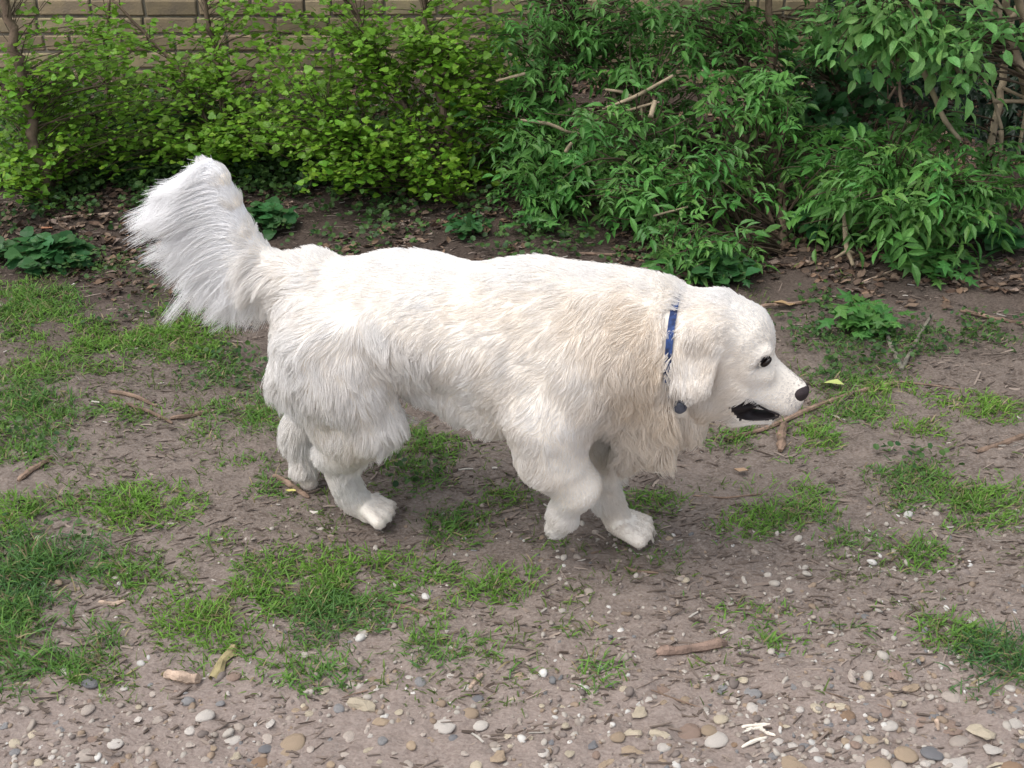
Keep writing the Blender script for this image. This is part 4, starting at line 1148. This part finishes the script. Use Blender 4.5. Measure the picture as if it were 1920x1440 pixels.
def surface_nets(F):
    """numpy surface nets: vertices in grid units and quads"""
    inside = F < 0
    nx, ny, nz = F.shape
    c = [F[i:nx - 1 + i, j:ny - 1 + j, k:nz - 1 + k] for i in (0, 1) for j in (0, 1) for k in (0, 1)]
    ins = sum((x < 0).astype(np.int8) for x in c)
    act = (ins > 0) & (ins < 8)
    idx = -np.ones(act.shape, np.int64)
    I = np.argwhere(act)
    idx[act] = np.arange(len(I))
    vals = np.stack([x[act] for x in c], 1)
    corners = np.array([(i, j, k) for i in (0, 1) for j in (0, 1) for k in (0, 1)], float)
    acc = np.zeros((len(I), 3)); cnt = np.zeros(len(I))
    for a in range(8):
        for b in range(a + 1, 8):
            if abs(corners[a] - corners[b]).sum() != 1: continue
            va, vb = vals[:, a], vals[:, b]
            m = (va < 0) != (vb < 0)
            t = va[m] / (va[m] - vb[m])
            acc[m] += corners[a] + t[:, None] * (corners[b] - corners[a])
            cnt[m] += 1
    V = I + acc / cnt[:, None]
    Q = []
    for ax in range(3):
        sl0 = [slice(None)] * 3; sl1 = [slice(None)] * 3
        sl0[ax] = slice(0, -1); sl1[ax] = slice(1, None)
        A, B = inside[tuple(sl0)], inside[tuple(sl1)]
        E = np.argwhere(A != B)
        u, w = (ax + 1) % 3, (ax + 2) % 3
        E = E[(E[:, u] > 0) & (E[:, w] > 0)]
        E = E[(E[:, u] < F.shape[u] - 1) & (E[:, w] < F.shape[w] - 1)]
        def at(du, dw):
            T = E.copy(); T[:, u] -= du; T[:, w] -= dw
            return idx[T[:, 0], T[:, 1], T[:, 2]]
        q = np.stack([at(1, 1), at(0, 1), at(0, 0), at(1, 0)], 1)
        flip = ~A[E[:, 0], E[:, 1], E[:, 2]]
        q[flip] = q[flip][:, ::-1]
        Q.append(q)
    return V, np.concatenate(Q)

# soft unevenness of the coat
_gx, _gz = np.meshgrid(AX[0], AX[2], indexing='ij')
lump = np.stack([.011 * (fbm(_gx * 9 + sy_ * 7, _gz * 8 + 3, 41, 3) - .5) for sy_ in (0, 1, 2)], 1)
wv = np.linspace(0, 1, GN[1])[None, :, None]
lump = lump[:, :1] * np.clip(1 - 2 * wv, 0, 1) + lump[:, 1:2] * (1 - abs(2 * wv - 1)) + lump[:, 2:] * np.clip(2 * wv - 1, 0, 1)
hx = D(1290, 600)[0]
lump = lump * np.clip((hx - AX[0]) / .1, 0, 1)[:, None, None] * np.clip((AX[2] - .22) / .1, 0, 1)[None, None, :]
F += lump.astype(np.float32)
BV, BQ = surface_nets(F)
BV = G0 + BV * VOX
# proper normals from the field
def field_normals(P):
    g = (P - G0) / VOX
    i = np.clip(np.round(g).astype(int), 1, np.array(F.shape) - 2)
    n = np.stack([F[i[:, 0] + 1, i[:, 1], i[:, 2]] - F[i[:, 0] - 1, i[:, 1], i[:, 2]],
                  F[i[:, 0], i[:, 1] + 1, i[:, 2]] - F[i[:, 0], i[:, 1] - 1, i[:, 2]],
                  F[i[:, 0], i[:, 1], i[:, 2] + 1] - F[i[:, 0], i[:, 1], i[:, 2] - 1]], 1)
    return n / (np.linalg.norm(n, axis=1)[:, None] + 1e-9)

def segdist(P, a, b):
    a, b = np.asarray(a), np.asarray(b)
    d = b - a
    h = np.clip(((P - a) @ d) / (d @ d), 0, 1)
    return np.linalg.norm(P - a - h[:, None] * d, axis=1)

def seg2(P, a, b):
    """distance in the side view only"""
    a, b = np.asarray(a)[[0, 2]], np.asarray(b)[[0, 2]]
    Q = P[:, [0, 2]]
    d = b - a
    h = np.clip(((Q - a) @ d) / (d @ d), 0, 1)
    return np.linalg.norm(Q - a - h[:, None] * d, axis=1)

def to_px(P):
    W = DC + P[:, :1] * DH - P[:, 1:2] * DN + P[:, 2:3] * np.array([0, 0, 1.0]) - np.array([0, 0, CAMH])
    zc = W[:, 1] * CP - W[:, 2] * SP
    return 960 + FPX * W[:, 0] / zc, 720 - FPX * (W[:, 1] * SP + W[:, 2] * CP) / zc

def inpoly(x, y, poly):
    r = np.zeros(len(x), bool)
    for (x1, y1), (x2, y2) in zip(poly, poly[1:] + poly[:1]):
        c = ((y1 > y) != (y2 > y)) & (x < (x2 - x1) * (y - y1) / (y2 - y1 + 1e-9) + x1)
        r ^= c
    return r
MOUTH = [(1369, 765), (1386, 752), (1408, 749), (1424, 763), (1445, 773), (1465, 779), (1450, 786), (1415, 788), (1388, 786)]

def mouth_zone(P, m=0.0):
    M = P.copy(); M[:, 1] = -np.abs(M[:, 1])             # lips and painted dark opening are the same on both sides
    x, y = to_px(M)
    cx, cy = 1412, 770
    k = 1 - m / .02
    return inpoly(cx + (x - cx) * k, cy + (y - cy) * k, MOUTH) & (P[:, 0] > D(1365, 764)[0])

def eye_zone(P, r):
    m = np.zeros(len(P), bool)
    for s in (1, -1):
        m |= np.linalg.norm(P - D(1437, 678, .046 * s), axis=1) < r
    return m
NOSE = D(1503, 733)
fc = BV[BQ].mean(1)
fm = np.zeros(len(BQ), np.int32)
fm[mouth_zone(fc, .001)] = 1
_mx, _my = to_px(fc)
fm[inpoly(_mx, _my, MOUTH) & (np.abs(fc[:, 1]) < .06) & (fc[:, 0] > D(1365, 764)[0])] = 1  # shade of the open mouth painted on its inner faces, beside the black lips
fm[eye_zone(fc, .0125)] = 1
m_skin = material('coat_skin', (.85, .79, .70), rough=.9, var=.06, scale=20)
m_dark = material('lips_and_mouth_shade', (.018, .014, .016), rough=.6, var=.3, scale=60, spec=.3)
m_nose = material('nose_leather', (.040, .030, .032), rough=.65, var=.3, scale=80, bump=.4, bump_scale=500, spec=.2)
m_eye = material('eye_brown', (.010, .006, .005), rough=.12, var=.2, spec=.35)

dog = thing('dog', 'cream white long-haired retriever with a blue collar trotting over the patchy grass', 'dog', loc=tuple(DC), rz=-DYAW)
body = link('body', make_mesh('dog_body', BV, BQ, [m_skin, m_dark], smooth=True, fmat=fm), dog)

def ellipsoid(c, r, seg=24, ring=14, rot=None):
    V, Fq = [], []
    for i in range(ring + 1):
        t = math.pi * i / ring
        for j in range(seg):
            p = 2 * math.pi * j / seg
            V.append((math.sin(t) * math.cos(p) * r[0], math.sin(t) * math.sin(p) * r[1], math.cos(t) * r[2]))
    V = np.array(V)
    if rot is not None: V = V @ np.array(rot).T
    for i in range(ring):
        for j in range(seg):
            Fq.append((i * seg + j, (i + 1) * seg + j, (i + 1) * seg + (j + 1) % seg, i * seg + (j + 1) % seg))
    return V + np.asarray(c), [np.array(Fq)]

for s in (1, -1):
    v, f = ellipsoid(D(1437, 679, .0445 * s), (.0062, .0085, .0128), rot=[[.8, 0, .6], [0, 1, 0], [-.6, 0, .8]])
    link('eye', make_mesh('eye', v, f, [m_eye], smooth=True), body)
# nose: wide pad with two nostrils
def build_nose():
    c = NOSE + np.array([-.0055, 0, .001])
    v, f = ellipsoid((0, 0, 0), (.0195, .024, .0190), 40, 28)
    v[:, 2] += np.where(v[:, 2] > 0, -.15 * v[:, 2], .1 * v[:, 2])
    for s in (1, -1):
        q = np.array([.0085, .0155 * s, -.002])
        d = np.linalg.norm((v - q) * np.array([1, 1, 1.2]), axis=1)
        v -= np.array([1, .5 * s, 0])[None] * (.006 * np.exp(-(d / .0050) ** 2))[:, None]
    v[:, 0] -= .003 * np.exp(-(v[:, 1] / .0016) ** 2) * (v[:, 0] > 0)
    return v + c, f
v, f = build_nose()
link('nose', make_mesh('nose', v, f, [m_nose], smooth=True), body)
# tongue and a few lower teeth inside the open mouth
v, f = ellipsoid(D(1405, 778), (.024, .018, .004))
m_tongue = material('tongue', (.030, .020, .026), rough=.55, var=.2, scale=60, spec=.3)
link('tongue', make_mesh('tongue', v, f, [m_tongue], smooth=True), body)
def surf_at(px, py, lo=.024):
    for _v in np.arange(.10, lo, -.0015):
        q = D(px, py, _v); g = np.round((q - G0) / VOX).astype(int)
        if F[g[0], g[1], g[2]] < 0: return _v
    return lo
poly = MOUTH + MOUTH[:1]
rim = [(x1 + (x2 - x1) * t, y1 + (y2 - y1) * t) for (x1, y1), (x2, y2) in zip(poly[:-1], poly[1:]) for t in (0, .33, .66)]
vs = np.array([surf_at(*q) for q in rim])
for _ in range(2): vs = np.maximum(vs, (np.roll(vs, 1) + np.roll(vs, -1)) / 2)
for _ in range(4): vs = (np.roll(vs, 1) + 2 * vs + np.roll(vs, -1)) / 4
for s in (1, -1):
    Pm = np.array([D(q[0], q[1], v_) for q, v_ in zip(rim, vs)]); Pm[:, 1] *= s
    for _ in range(2): Pm = (np.roll(Pm, 1, 0) + 2 * Pm + np.roll(Pm, -1, 0)) / 4
    v, f = tube(np.vstack([Pm, Pm[:1]]) + np.array([0, .0012 * s, 0]), .0021, 8, .05, cap=False)
    link('lip', make_mesh('lip', v, f, [m_dark], smooth=True), body)

# ------------------------------------------------------------------ coat: flow, length and colour from hand-placed guides
# (px, py, dx, dy, length, lift, cream)
GUIDE = [
 (560, 500, -1, .1, .034, .30, .1), (700, 480, -1, .10, .030, .28, .05), (850, 490, -1, .12, .026, .22, .05), (1000, 490, -1, .12, .036, .32, .05),
 (1130, 500, -1, .15, .034, .28, .05), (1230, 525, -1, .3, .030, .25, .1), (1272, 560, -.8, .5, .022, .2, .15),
 (640, 560, -1, .35, .030, .16, .15), (760, 580, -1, .4, .030, .14, .1), (900, 600, -.9, .5, .032, .14, .25), (1010, 600, -.7, .6, .034, .15, .35),
 (1110, 590, -.5, .8, .038, .25, .45), (1190, 600, -.3, 1, .040, .3, .6), (1230, 680, -.1, 1, .045, .3, .75),
 (1160, 680, -.1, 1, .045, .25, .6), (1080, 700, -.5, 1, .036, .12, .2), (960, 720, -.6, .9, .034, .10, .15), (860, 700, -.6, .9, .034, .12, .1),
 (1200, 740, .35, 1, .052, .3, .8), (1250, 770, .4, 1, .052, .3, .7), (1190, 800, .15, 1, .060, .25, .55), (1230, 840, -.2, 1, .060, .22, .5),
 (1160, 850, -.6, .9, .065, .20, .35), (1290, 800, .1, 1, .050, .25, .6), (1320, 770, -.3, 1, .035, .2, .6), (1130, 790, -.1, 1, .045, .15, .3),
 (900, 790, -.6, .8, .038, .2, .2), (830, 780, -.2, 1, .038, .25, .1), (780, 760, .45, 1, .050, .25, .05), (740, 700, .5, 1, .040, .16, .05),
 (690, 640, .5, 1, .045, .22, .05), (730, 660, .7, 1, .050, .22, .15), (620, 640, -.5, 1, .038, .15, .05), (545, 590, -.5, 1, .036, .25, .15), (530, 650, -.4, 1, .048, .30, 0),
 (520, 710, -.6, 1, .060, .35, 0), (560, 740, -.2, 1, .055, .25, 0), (610, 730, .1, 1, .040, .2, .05), (660, 740, .2, 1, .040, .22, .05),
 (700, 800, .15, 1, .048, .20, .1), (730, 830, .0, 1, .046, .20, .05), (650, 840, .10, 1, .040, .22, .25), (605, 835, .10, 1, .032, .2, .2),
 (555, 790, -.1, 1, .036, .25, .1), (560, 860, 0, 1, .022, .2, .15), (575, 905, .2, 1, .014, .15, .15),
 (615, 875, .4, 1, .018, .15, .3), (650, 920, .5, 1, .013, .12, .1), (628, 925, .1, 1, .022, .3, .15), (685, 955, .8, .6, .009, .1, .1), (725, 972, 1, .3, .008, .15, .15),
 (1040, 790, -.5, 1, .030, .08, .05), (1060, 860, -.3, 1, .022, .08, .05), (980, 850, -.5, 1, .034, .22, .2), (1000, 910, -.4, 1, .030, .25, .25),
 (1110, 880, .1, 1, .018, .1, .15), (1110, 930, -.2, 1, .014, .1, .1), (1060, 960, -.5, 1, .016, .15, .15), (1040, 985, -.6, 1, .012, .15, .25),
 (1145, 920, .1, 1, .014, .1, .45), (1150, 960, .4, 1, .010, .1, .3), (1190, 985, 1, .4, .008, .1, .2), (1215, 1005, 1, .4, .007, .15, .35),
 (1430, 600, -.9, -.7, .011, .10, .05), (1400, 575, -1, -.2, .013, .12, .05), (1350, 550, -1, .05, .020, .2, .1), (1300, 548, -1, .2, .028, .25, .1),
 (1340, 590, -.6, .8, .018, .12, .35), (1320, 640, -.3, 1, .020, .08, .40), (1280, 620, -.2, 1, .026, .15, .3), (1290, 700, 0, 1, .020, .08, .15), (1295, 735, .1, 1, .018, .08, .2), (1275, 690, 0, 1, .020, .08, .15),
 (1318, 735, .1, 1, .020, .10, .3), (1350, 690, -.3, 1, .018, .10, .45), (1375, 660, -1, .3, .013, .08, .2), (1410, 640, -1, -.1, .010, .08, .1),
 (1400, 700, -1, .4, .014, .10, .25), (1370, 740, -.8, .8, .020, .12, .5), (1440, 700, -1, .2, .008, .08, .0), (1470, 720, -1, .1, .007, .08, .0),
 (1480, 755, -.7, .7, .008, .10, .0), (1450, 750, -.8, .6, .008, .08, .0), (1430, 790, -1, .4, .009, .15, .1), (1380, 785, -1, .6, .014, .15, .4),
 (1490, 700, -1, -.4, .006, .08, .15), (1462, 675, -1, -.5, .007, .08, .1),
 (520, 540, -1, .25, .060, .3, .2), (480, 510, -1, .2, .075, .25, .1), (455, 430, -.7, -.6, .035, .2, .05), (430, 345, -.6, -.8, .030, .2, 0),
]
gp = np.array([D(g[0], g[1])[[0, 2]] for g in GUIDE])
gd = np.array([(g[2], -g[3]) for g in GUIDE], float); gd /= np.linalg.norm(gd, axis=1)[:, None]
gl = np.array([g[4:7] for g in GUIDE])
# silhouettes lean with the view: compare on the sight line's plane
def side_uv(P):
    """dog coords -> (along, up) on the middle plane along the photographer's sight line"""
    W = DC + P[:, :1] * DH - P[:, 1:2] * DN + P[:, 2:3] * np.array([0, 0, 1.0])
    c = np.array([0, 0, CAMH]); d = W - c
    t = ((DC - c) @ DN) / (d @ DN)
    Q = c + d * t[:, None] - DC
    return np.stack([Q @ DH, Q[:, 2]], 1)

def coat_at(P):
    Q = side_uv(P * np.array([1, -1, 1]) * np.array([1, 1, 1]) if False else P)
    # the far side wears the mirror image of the near side
    M = P.copy(); M[:, 1] = -np.abs(M[:, 1]) * np.where(P[:, 2] > .30, 1, np.sign(-P[:, 1]) * 1.0)
    Q = side_uv(M)
    d2 = ((Q[:, None, :] - gp[None]) ** 2).sum(2)
    w = 1.0 / (d2 + .012 ** 2) ** 2
    w /= w.sum(1)[:, None]
    dr = w @ gd
    return dr, w @ gl

def sample_surface(n, weight=None):
    T = np.concatenate([BQ[:, [0, 1, 2]], BQ[:, [0, 2, 3]]])
    A, B, C = BV[T[:, 0]], BV[T[:, 1]], BV[T[:, 2]]
    area = np.linalg.norm(np.cross(B - A, C - A), axis=1)
    cen = (A + B + C) / 3
    w = area * (weight(cen) if weight else 1)
    k = RNG.choice(len(T), n, p=w / w.sum())
    r1, r2 = np.sqrt(RNG.random(n)), RNG.random(n)
    return A[k] * (1 - r1)[:, None] + B[k] * (r1 * (1 - r2))[:, None] + C[k] * (r1 * r2)[:, None]

CREAM_A = np.array([.895, .88, .86]); CREAM_B = np.array([.83, .72, .58]); 
COLLAR_C, COLLAR_T, COLLAR_B = D(1268, 648), D(1281, 545), D(1268, 768)
cax = COLLAR_T - COLLAR_B; cax /= np.linalg.norm(cax)
cno = np.cross(np.array([0, 1.0, 0]), cax); cno /= np.linalg.norm(cno)
if cno[0] < 0: cno = -cno

def density(c):
    head = c[:, 0] > D(1300, 600)[0]
    return np.where(head, 3.0, 1.0) * np.where(c[:, 2] < .2, 2.6, 1.0)

NB = 260000
R0 = sample_surface(NB, density)
dr, gl_ = coat_at(R0)
Nn = field_normals(R0)
_hx, _hy = to_px(R0)
ok = ~(inpoly(_hx, _hy, MOUTH) & (R0[:, 0] > D(1365, 764)[0]))
ok &= ~mouth_zone(R0, .0008) & ~eye_zone(R0, .0100) & (np.linalg.norm((R0 - NOSE) * np.array([1, .75, 1]), axis=1) > .0165)
cd = (R0 - COLLAR_C) @ cno
_x, _y = to_px(R0)
up_here = (((_y > 584) & (_y < 611)) | ((_y > 624) & (_y < 652))) & (R0[:, 1] < 0)
ok &= ~((np.abs(cd + .008) < .0060) & up_here & (R0[:, 0] < D(1320, 600)[0] + .03))
ok &= ~((np.hypot(_x - 1274, _y - 762) < 17) & (R0[:, 1] < 0))
ok &= ~((R0[:, 2] < .008))
R0, dr, gl_, Nn = R0[ok], dr[ok], gl_[ok], Nn[ok]
n = len(R0)
length, lift, cream = gl_[:, 0] * RNG.uniform(.65, 1.15, n), gl_[:, 1], gl_[:, 2]
hd = np.clip((R0[:, 0] - D(1300, 600)[0]) / .05, 0, 1) * np.clip((D(1500, 700)[0] - R0[:, 0]) / .06, .4, 1)
length = length * (1 + .35 * hd)
shin = np.clip((.20 - R0[:, 2]) / .08, 0, 1) * np.clip((R0[:, 2] - .035) / .04, 0, 1)
length = length * (1 + 1.0 * shin); lift = lift + .16 * shin + .04 * hd
T3 = np.stack([dr[:, 0], np.zeros(n), dr[:, 1]], 1)
T3 -= (T3 * Nn).sum(1)[:, None] * Nn
T3 /= np.linalg.norm(T3, axis=1)[:, None] + 1e-6
# wandering locks
wob = np.stack([fbm(R0[:, 0] * 16 + 5, R0[:, 2] * 16 + R0[:, 1] * 9, 5, 2) - .5, fbm(R0[:, 0] * 40, R0[:, 2] * 40 + R0[:, 1] * 25, 9, 2) - .5], 1)
side = np.cross(Nn, T3)
ang = (wob[:, 0] * 1.5 + wob[:, 1] * 1.2) * np.clip(gl_[:, 0] / .045, .15, 1.25) ** 1.3
T3 = T3 * np.cos(ang)[:, None] + side * np.sin(ang)[:, None]
T3 = T3 + RNG.normal(0, .07, (n, 3))
K = 6
cdk = (R0 - COLLAR_C) @ cno
_x, _y = to_px(R0)
show = (((_y > 584) & (_y < 612)) | ((_y > 622) & (_y < 652))) & (R0[:, 1] < 0)
nearc = (np.abs(cdk) < .035) & (R0[:, 0] < D(1330, 600)[0])
lift = np.where(nearc & ~show, lift + .55 * (1 - np.abs(cdk) / .035), lift)
length = np.where(nearc & ~show, np.maximum(length, .026), length)
behind = show & (cdk < -.006) & (cdk > -.022)
lift = np.where(behind, lift + .45, lift)
ahead = show & (cdk > 0) & (cdk < .028)
length = np.where(ahead, np.minimum(length, np.maximum(cdk + .002, .004)), length)
tt = np.linspace(0, 1, K)
pts = np.zeros((n, K, 3), np.float32)
lf = lift * RNG.uniform(.7, 1.4, n)
for j, t in enumerate(tt):
    out = lf * (1.3 * t - .75 * t * t)
    droop = -.35 * t * t * np.clip((length - .03) / .04, 0, 1)
    pts[:, j] = R0 + length[:, None] * (T3 * t * (1 - .2 * lift[:, None]) + Nn * out[:, None] + np.array([0, 0, 1.0]) * droop[:, None]) - Nn * .002 * (1 - t)
# clumping: hairs bend to the lock they stand in
def clump(pts, R0, length, ratio, power, strength, wob_amp):
    n = len(R0)
    m = max(8, int(n / ratio))
    cidx = RNG.choice(n, m, replace=False)
    kd = kdtree.KDTree(m)
    for i, c in enumerate(cidx): kd.insert(R0[c].tolist(), i)
    kd.balance()
    who = np.array([cidx[kd.find(p)[1]] for p in R0.tolist()])
    off = RNG.normal(0, wob_amp, (n, 3))
    base = pts[who] + (off[who] * length[who][:, None])[:, None, :] * (tt[None, :, None] ** 2)
    rel = R0 - R0[who]
    s = strength * tt[None, :] ** power * np.clip((length - .006) / .036, .10, 1)[:, None]
    pts[:] = pts * (1 - s[..., None]) + (base + rel[:, None, :] * .25) * s[..., None]
wavy = np.clip((side_uv(R0)[:, 0] - D(1080, 650)[0]) / .08, 0, 1) * np.clip((D(1290, 650)[0] - side_uv(R0)[:, 0]) / .05, 0, 1)
ph = fbm(R0[:, 0] * 30, R0[:, 2] * 30, 71, 2) * 14
for j, t in enumerate(tt):                                 # the mane is wavy
    pts[:, j] += (side * (np.sin(t * 6.5 + ph) * t * .16 * wavy * length)[:, None])
clump(pts, R0, length, 30, 1.3, .42, .06)
clump(pts, R0, length, 170, 2.0, .40, .12)
cream = np.clip(cream * 1.0 + (fbm(R0[:, 0] * 22, R0[:, 2] * 22, 31, 3) - .5) * .35, 0, 1)
hc = CREAM_A[None] * (1 - cream[:, None]) + CREAM_B[None] * cream[:, None] * .95 + .05 * CREAM_A * cream[:, None]
hc = hc * RNG.uniform(.93, 1.04, (n, 1))
dirt = np.clip((.075 - R0[:, 2]) / .07, 0, 1) * (.25 + .5 * fbm(R0[:, 0] * 45, R0[:, 2] * 60 + R0[:, 1] * 45, 83, 3))
hc = hc * (1 - dirt[:, None]) + np.array([.52, .42, .33]) * dirt[:, None]
# grey-brown shading of short hair round the nose, the eye rims and the lips
for c, r, colr, amt in ((NOSE, .034, (.26, .23, .22), .75), (D(1496, 706), .030, (.34, .31, .30), .55)):
    w = amt * np.exp(-(np.linalg.norm(R0 - c, axis=1) / r) ** 2.6)
    hc = hc * (1 - w[:, None]) + np.array(colr) * w[:, None]
for s in (1, -1):
    w = .85 * np.exp(-(np.linalg.norm(R0 - D(1437, 678, .047 * s), axis=1) / .0135) ** 6)
    hc = hc * (1 - w[:, None]) + np.array((.09, .07, .06)) * w[:, None]
w = .30 * mouth_zone(R0, .0012)
hc = hc * (1 - w[:, None]) + np.array((.1, .08, .08)) * w[:, None]

m_fur = bpy.data.materials.new('coat_fur')
m_fur.use_nodes = True
_N, _L = m_fur.node_tree.nodes, m_fur.node_tree.links
_N.clear()
_o = _N.new('ShaderNodeOutputMaterial'); _p = _N.new('ShaderNodeBsdfPrincipled')
_p.inputs['Roughness'].default_value = .55; _p.inputs['Specular IOR Level'].default_value = .25
_a = _N.new('ShaderNodeAttribute'); _a.attribute_name = 'tint'
_L.new(_a.outputs['Color'], _p.inputs['Base Color'])
_t = _N.new('ShaderNodeBsdfTranslucent'); _m = _N.new('ShaderNodeMixShader'); _m.inputs[0].default_value = .32
_L.new(_a.outputs['Color'], _t.inputs['Color'])
_L.new(_p.outputs[0], _m.inputs[1]); _L.new(_t.outputs[0], _m.inputs[2]); _L.new(_m.outputs[0], _o.inputs['Surface'])

def make_hair(name, pts, r_root, r_tip, col, parent):
    n, K, _ = pts.shape
    hc_ = bpy.data.hair_curves.new(name)
    hc_.add_curves([K] * n)
    pa = hc_.attributes.get('position') or hc_.attributes.new('position', 'FLOAT_VECTOR', 'POINT')
    pa.data.foreach_set('vector', pts.astype(np.float32).ravel())
    ra = hc_.attributes.get('radius') or hc_.attributes.new('radius', 'FLOAT', 'POINT')
    t = np.linspace(0, 1, K)
    rr = np.asarray(r_root).reshape(-1, 1) * (1 - t ** 1.5)[None] + np.asarray(r_tip).reshape(-1, 1) * (t ** 1.5)[None]
    ra.data.foreach_set('value', np.broadcast_to(rr, (n, K)).astype(np.float32).ravel().copy())
    c4 = np.ones((n, K, 4), np.float32); c4[..., :3] = col[:, None, :]
    ca = hc_.attributes.new('tint', 'FLOAT_COLOR', 'POINT')
    ca.data.foreach_set('color', c4.ravel())
    hc_.materials.append(m_fur)
    return link(name, hc_, parent)
make_hair('fur', pts, .00042 + .00018 * np.clip(length / .04, 0, 1), .00012, hc, body)

# tail plume: long hairs fanned from the tail bone
FAN_T = np.array([0, .12, .26, .40, .52, .64, .76, .87, .95, 1.0])
FAN_P = np.array([D(*q) for q in ((500, 582), (400, 596), (345, 566), (306, 515), (282, 462), (268, 418), (268, 386), (306, 362), (340, 342), (358, 316))])
NT = 30000
tb = np.array(TB[1:]); trr = np.array(TR[1:])
ta = np.linspace(0, 1, len(tb))
tv = RNG.random(NT) ** .9
bone = np.stack([np.interp(tv, ta, tb[:, k]) for k in range(3)], 1)
br = np.interp(tv, ta, trr)
tang = np.stack([np.interp(np.minimum(tv + .08, 1), ta, tb[:, k]) - np.interp(tv - .08, ta, tb[:, k]) for k in range(3)], 1)
tang /= np.linalg.norm(tang, axis=1)[:, None] + 1e-6
th = RNG.uniform(0, 2 * math.pi, NT)
e1 = np.cross(tang, np.array([0, 1.0, 0])); e1 /= np.linalg.norm(e1, axis=1)[:, None] + 1e-6
e2 = np.tile(np.array([0, 1.0, 0]), (NT, 1))
root = bone + br[:, None] * (e1 * np.cos(th)[:, None] + e2 * np.sin(th)[:, None])
ft = np.clip(tv + RNG.normal(0, .03, NT) + .10 * (vnoise(tv * 9, th * .4, 78) - .5), 0, 1)
tip = np.stack([np.interp(ft, FAN_T, FAN_P[:, k]) for k in range(3)], 1)
lockn = vnoise(ft * 30, th * .6, 77)
frac = np.clip(RNG.beta(3.2, 1.3, NT) * 1.10 - .26 * lockn, .22, 1.04)
wisp = RNG.random(NT) < .05
frac = np.where(wisp, RNG.uniform(1.0, 1.14, NT), frac)
tip = root + (tip - root) * frac[:, None]
tip[:, 1] = RNG.normal(0, .016, NT) + e2[:, 1] * np.sin(th) * .030 * (1 - frac * .5)
dist = np.linalg.norm(tip - root, axis=1)
K = 9
tt = np.linspace(0, 1, K)
c1 = root + (tang * .55 + (root - bone) / (br[:, None] + 1e-6) * .22) * (dist * .5)[:, None]
c2 = tip + ((c1 - tip) * .45) + np.array([0, 0, 1.0]) * (dist * .06)[:, None]
t_ = tt[None, :, None]
P4 = ((1 - t_) ** 3 * root[:, None] + 3 * (1 - t_) ** 2 * t_ * c1[:, None] + 3 * (1 - t_) * t_ ** 2 * c2[:, None] + t_ ** 3 * tip[:, None])
P4[..., 2] -= (.02 * np.clip(.35 - ft, 0, 1) / .35)[:, None] * tt[None] ** 2
clump(P4, root * np.array([1, .6, 1]), dist, 60, 1.5, .80, .10)
P4 += (RNG.normal(0, 1, (NT, 1, 3)) * .006) * t_ ** 2
tc = np.array([.95, .945, .935])[None] * RNG.uniform(.94, 1.04, (NT, 1)) * np.array([1, 1, 1.01])
cr = np.clip(.45 - dist / .2, 0, .35) * (tv < .5)
tc = tc * (1 - cr[:, None]) + CREAM_B * cr[:, None]
make_hair('tail_plume', P4, .00055 * np.ones(NT), .00012, tc, body)

# collar: a blue webbing band sunk in the mane, with its tag
def build_collar():
    half = np.linalg.norm(COLLAR_T - COLLAR_B) / 2
    c = (COLLAR_T + COLLAR_B) / 2
    lat = np.array([0, 1.0, 0])
    V, Q = [], []
    n = 64
    for i in range(n):
        a = 2 * math.pi * i / n
        ex = .004 * math.sin(3 * a)
        # follow the neck: march outwards until the field turns positive
        dvec = cax * math.cos(a) + lat * math.sin(a)
        rr = .03
        while rr < .16:
            g = np.clip(np.round((c + dvec * rr - G0) / VOX).astype(int), 0, np.array(F.shape) - 1)
            if F[g[0], g[1], g[2]] > 0: break
            rr += .002
        rr += .0004
        for (wd, th) in ((-.004, 0), (.009, 0), (.009, .003), (-.004, .003)):
            V.append(c + dvec * (rr + th) + cno * (wd - .011))
    for i in range(n):
        j = (i + 1) % n
        for k in range(4):
            Q.append((i * 4 + k, i * 4 + (k + 1) % 4, j * 4 + (k + 1) % 4, j * 4 + k))
    return np.array(V), [np.array(Q)]
v, f = build_collar()
m_col = material('collar_blue', (.040, .085, .25), rough=.7, scale=90, col2=(.012, .015, .035), bump=.3, bump_scale=700, detail=1)
collar = link('collar', make_mesh('collar', v, f, [m_col]), dog)
collar['label'] = 'blue webbing collar with dark pattern, half hidden in the neck fur'
m_tag = material('tag_metal', (.07, .08, .11), rough=.35, var=.4, scale=90, spec=.7)
p = D(1274, 765, .12)
for _v in np.arange(.12, .02, -.002):
    q = D(1274, 765, _v); g = np.round((q - G0) / VOX).astype(int)
    if F[g[0], g[1], g[2]] < .004: break
p = D(1274, 765, _v + .008)
v, f = ellipsoid(p, (.011, .004, .013), 20, 12)
v2, f2 = tube([p + np.array([.0125 * math.cos(a), -.001, .004 + .0125 * math.sin(a)]) for a in np.linspace(0, 2 * math.pi, 15)], .0022, 6, cap=False)
link('identity_tag', make_mesh('identity_tag', *merge([(v, f), (v2, f2)]), [m_tag], smooth=True), collar)
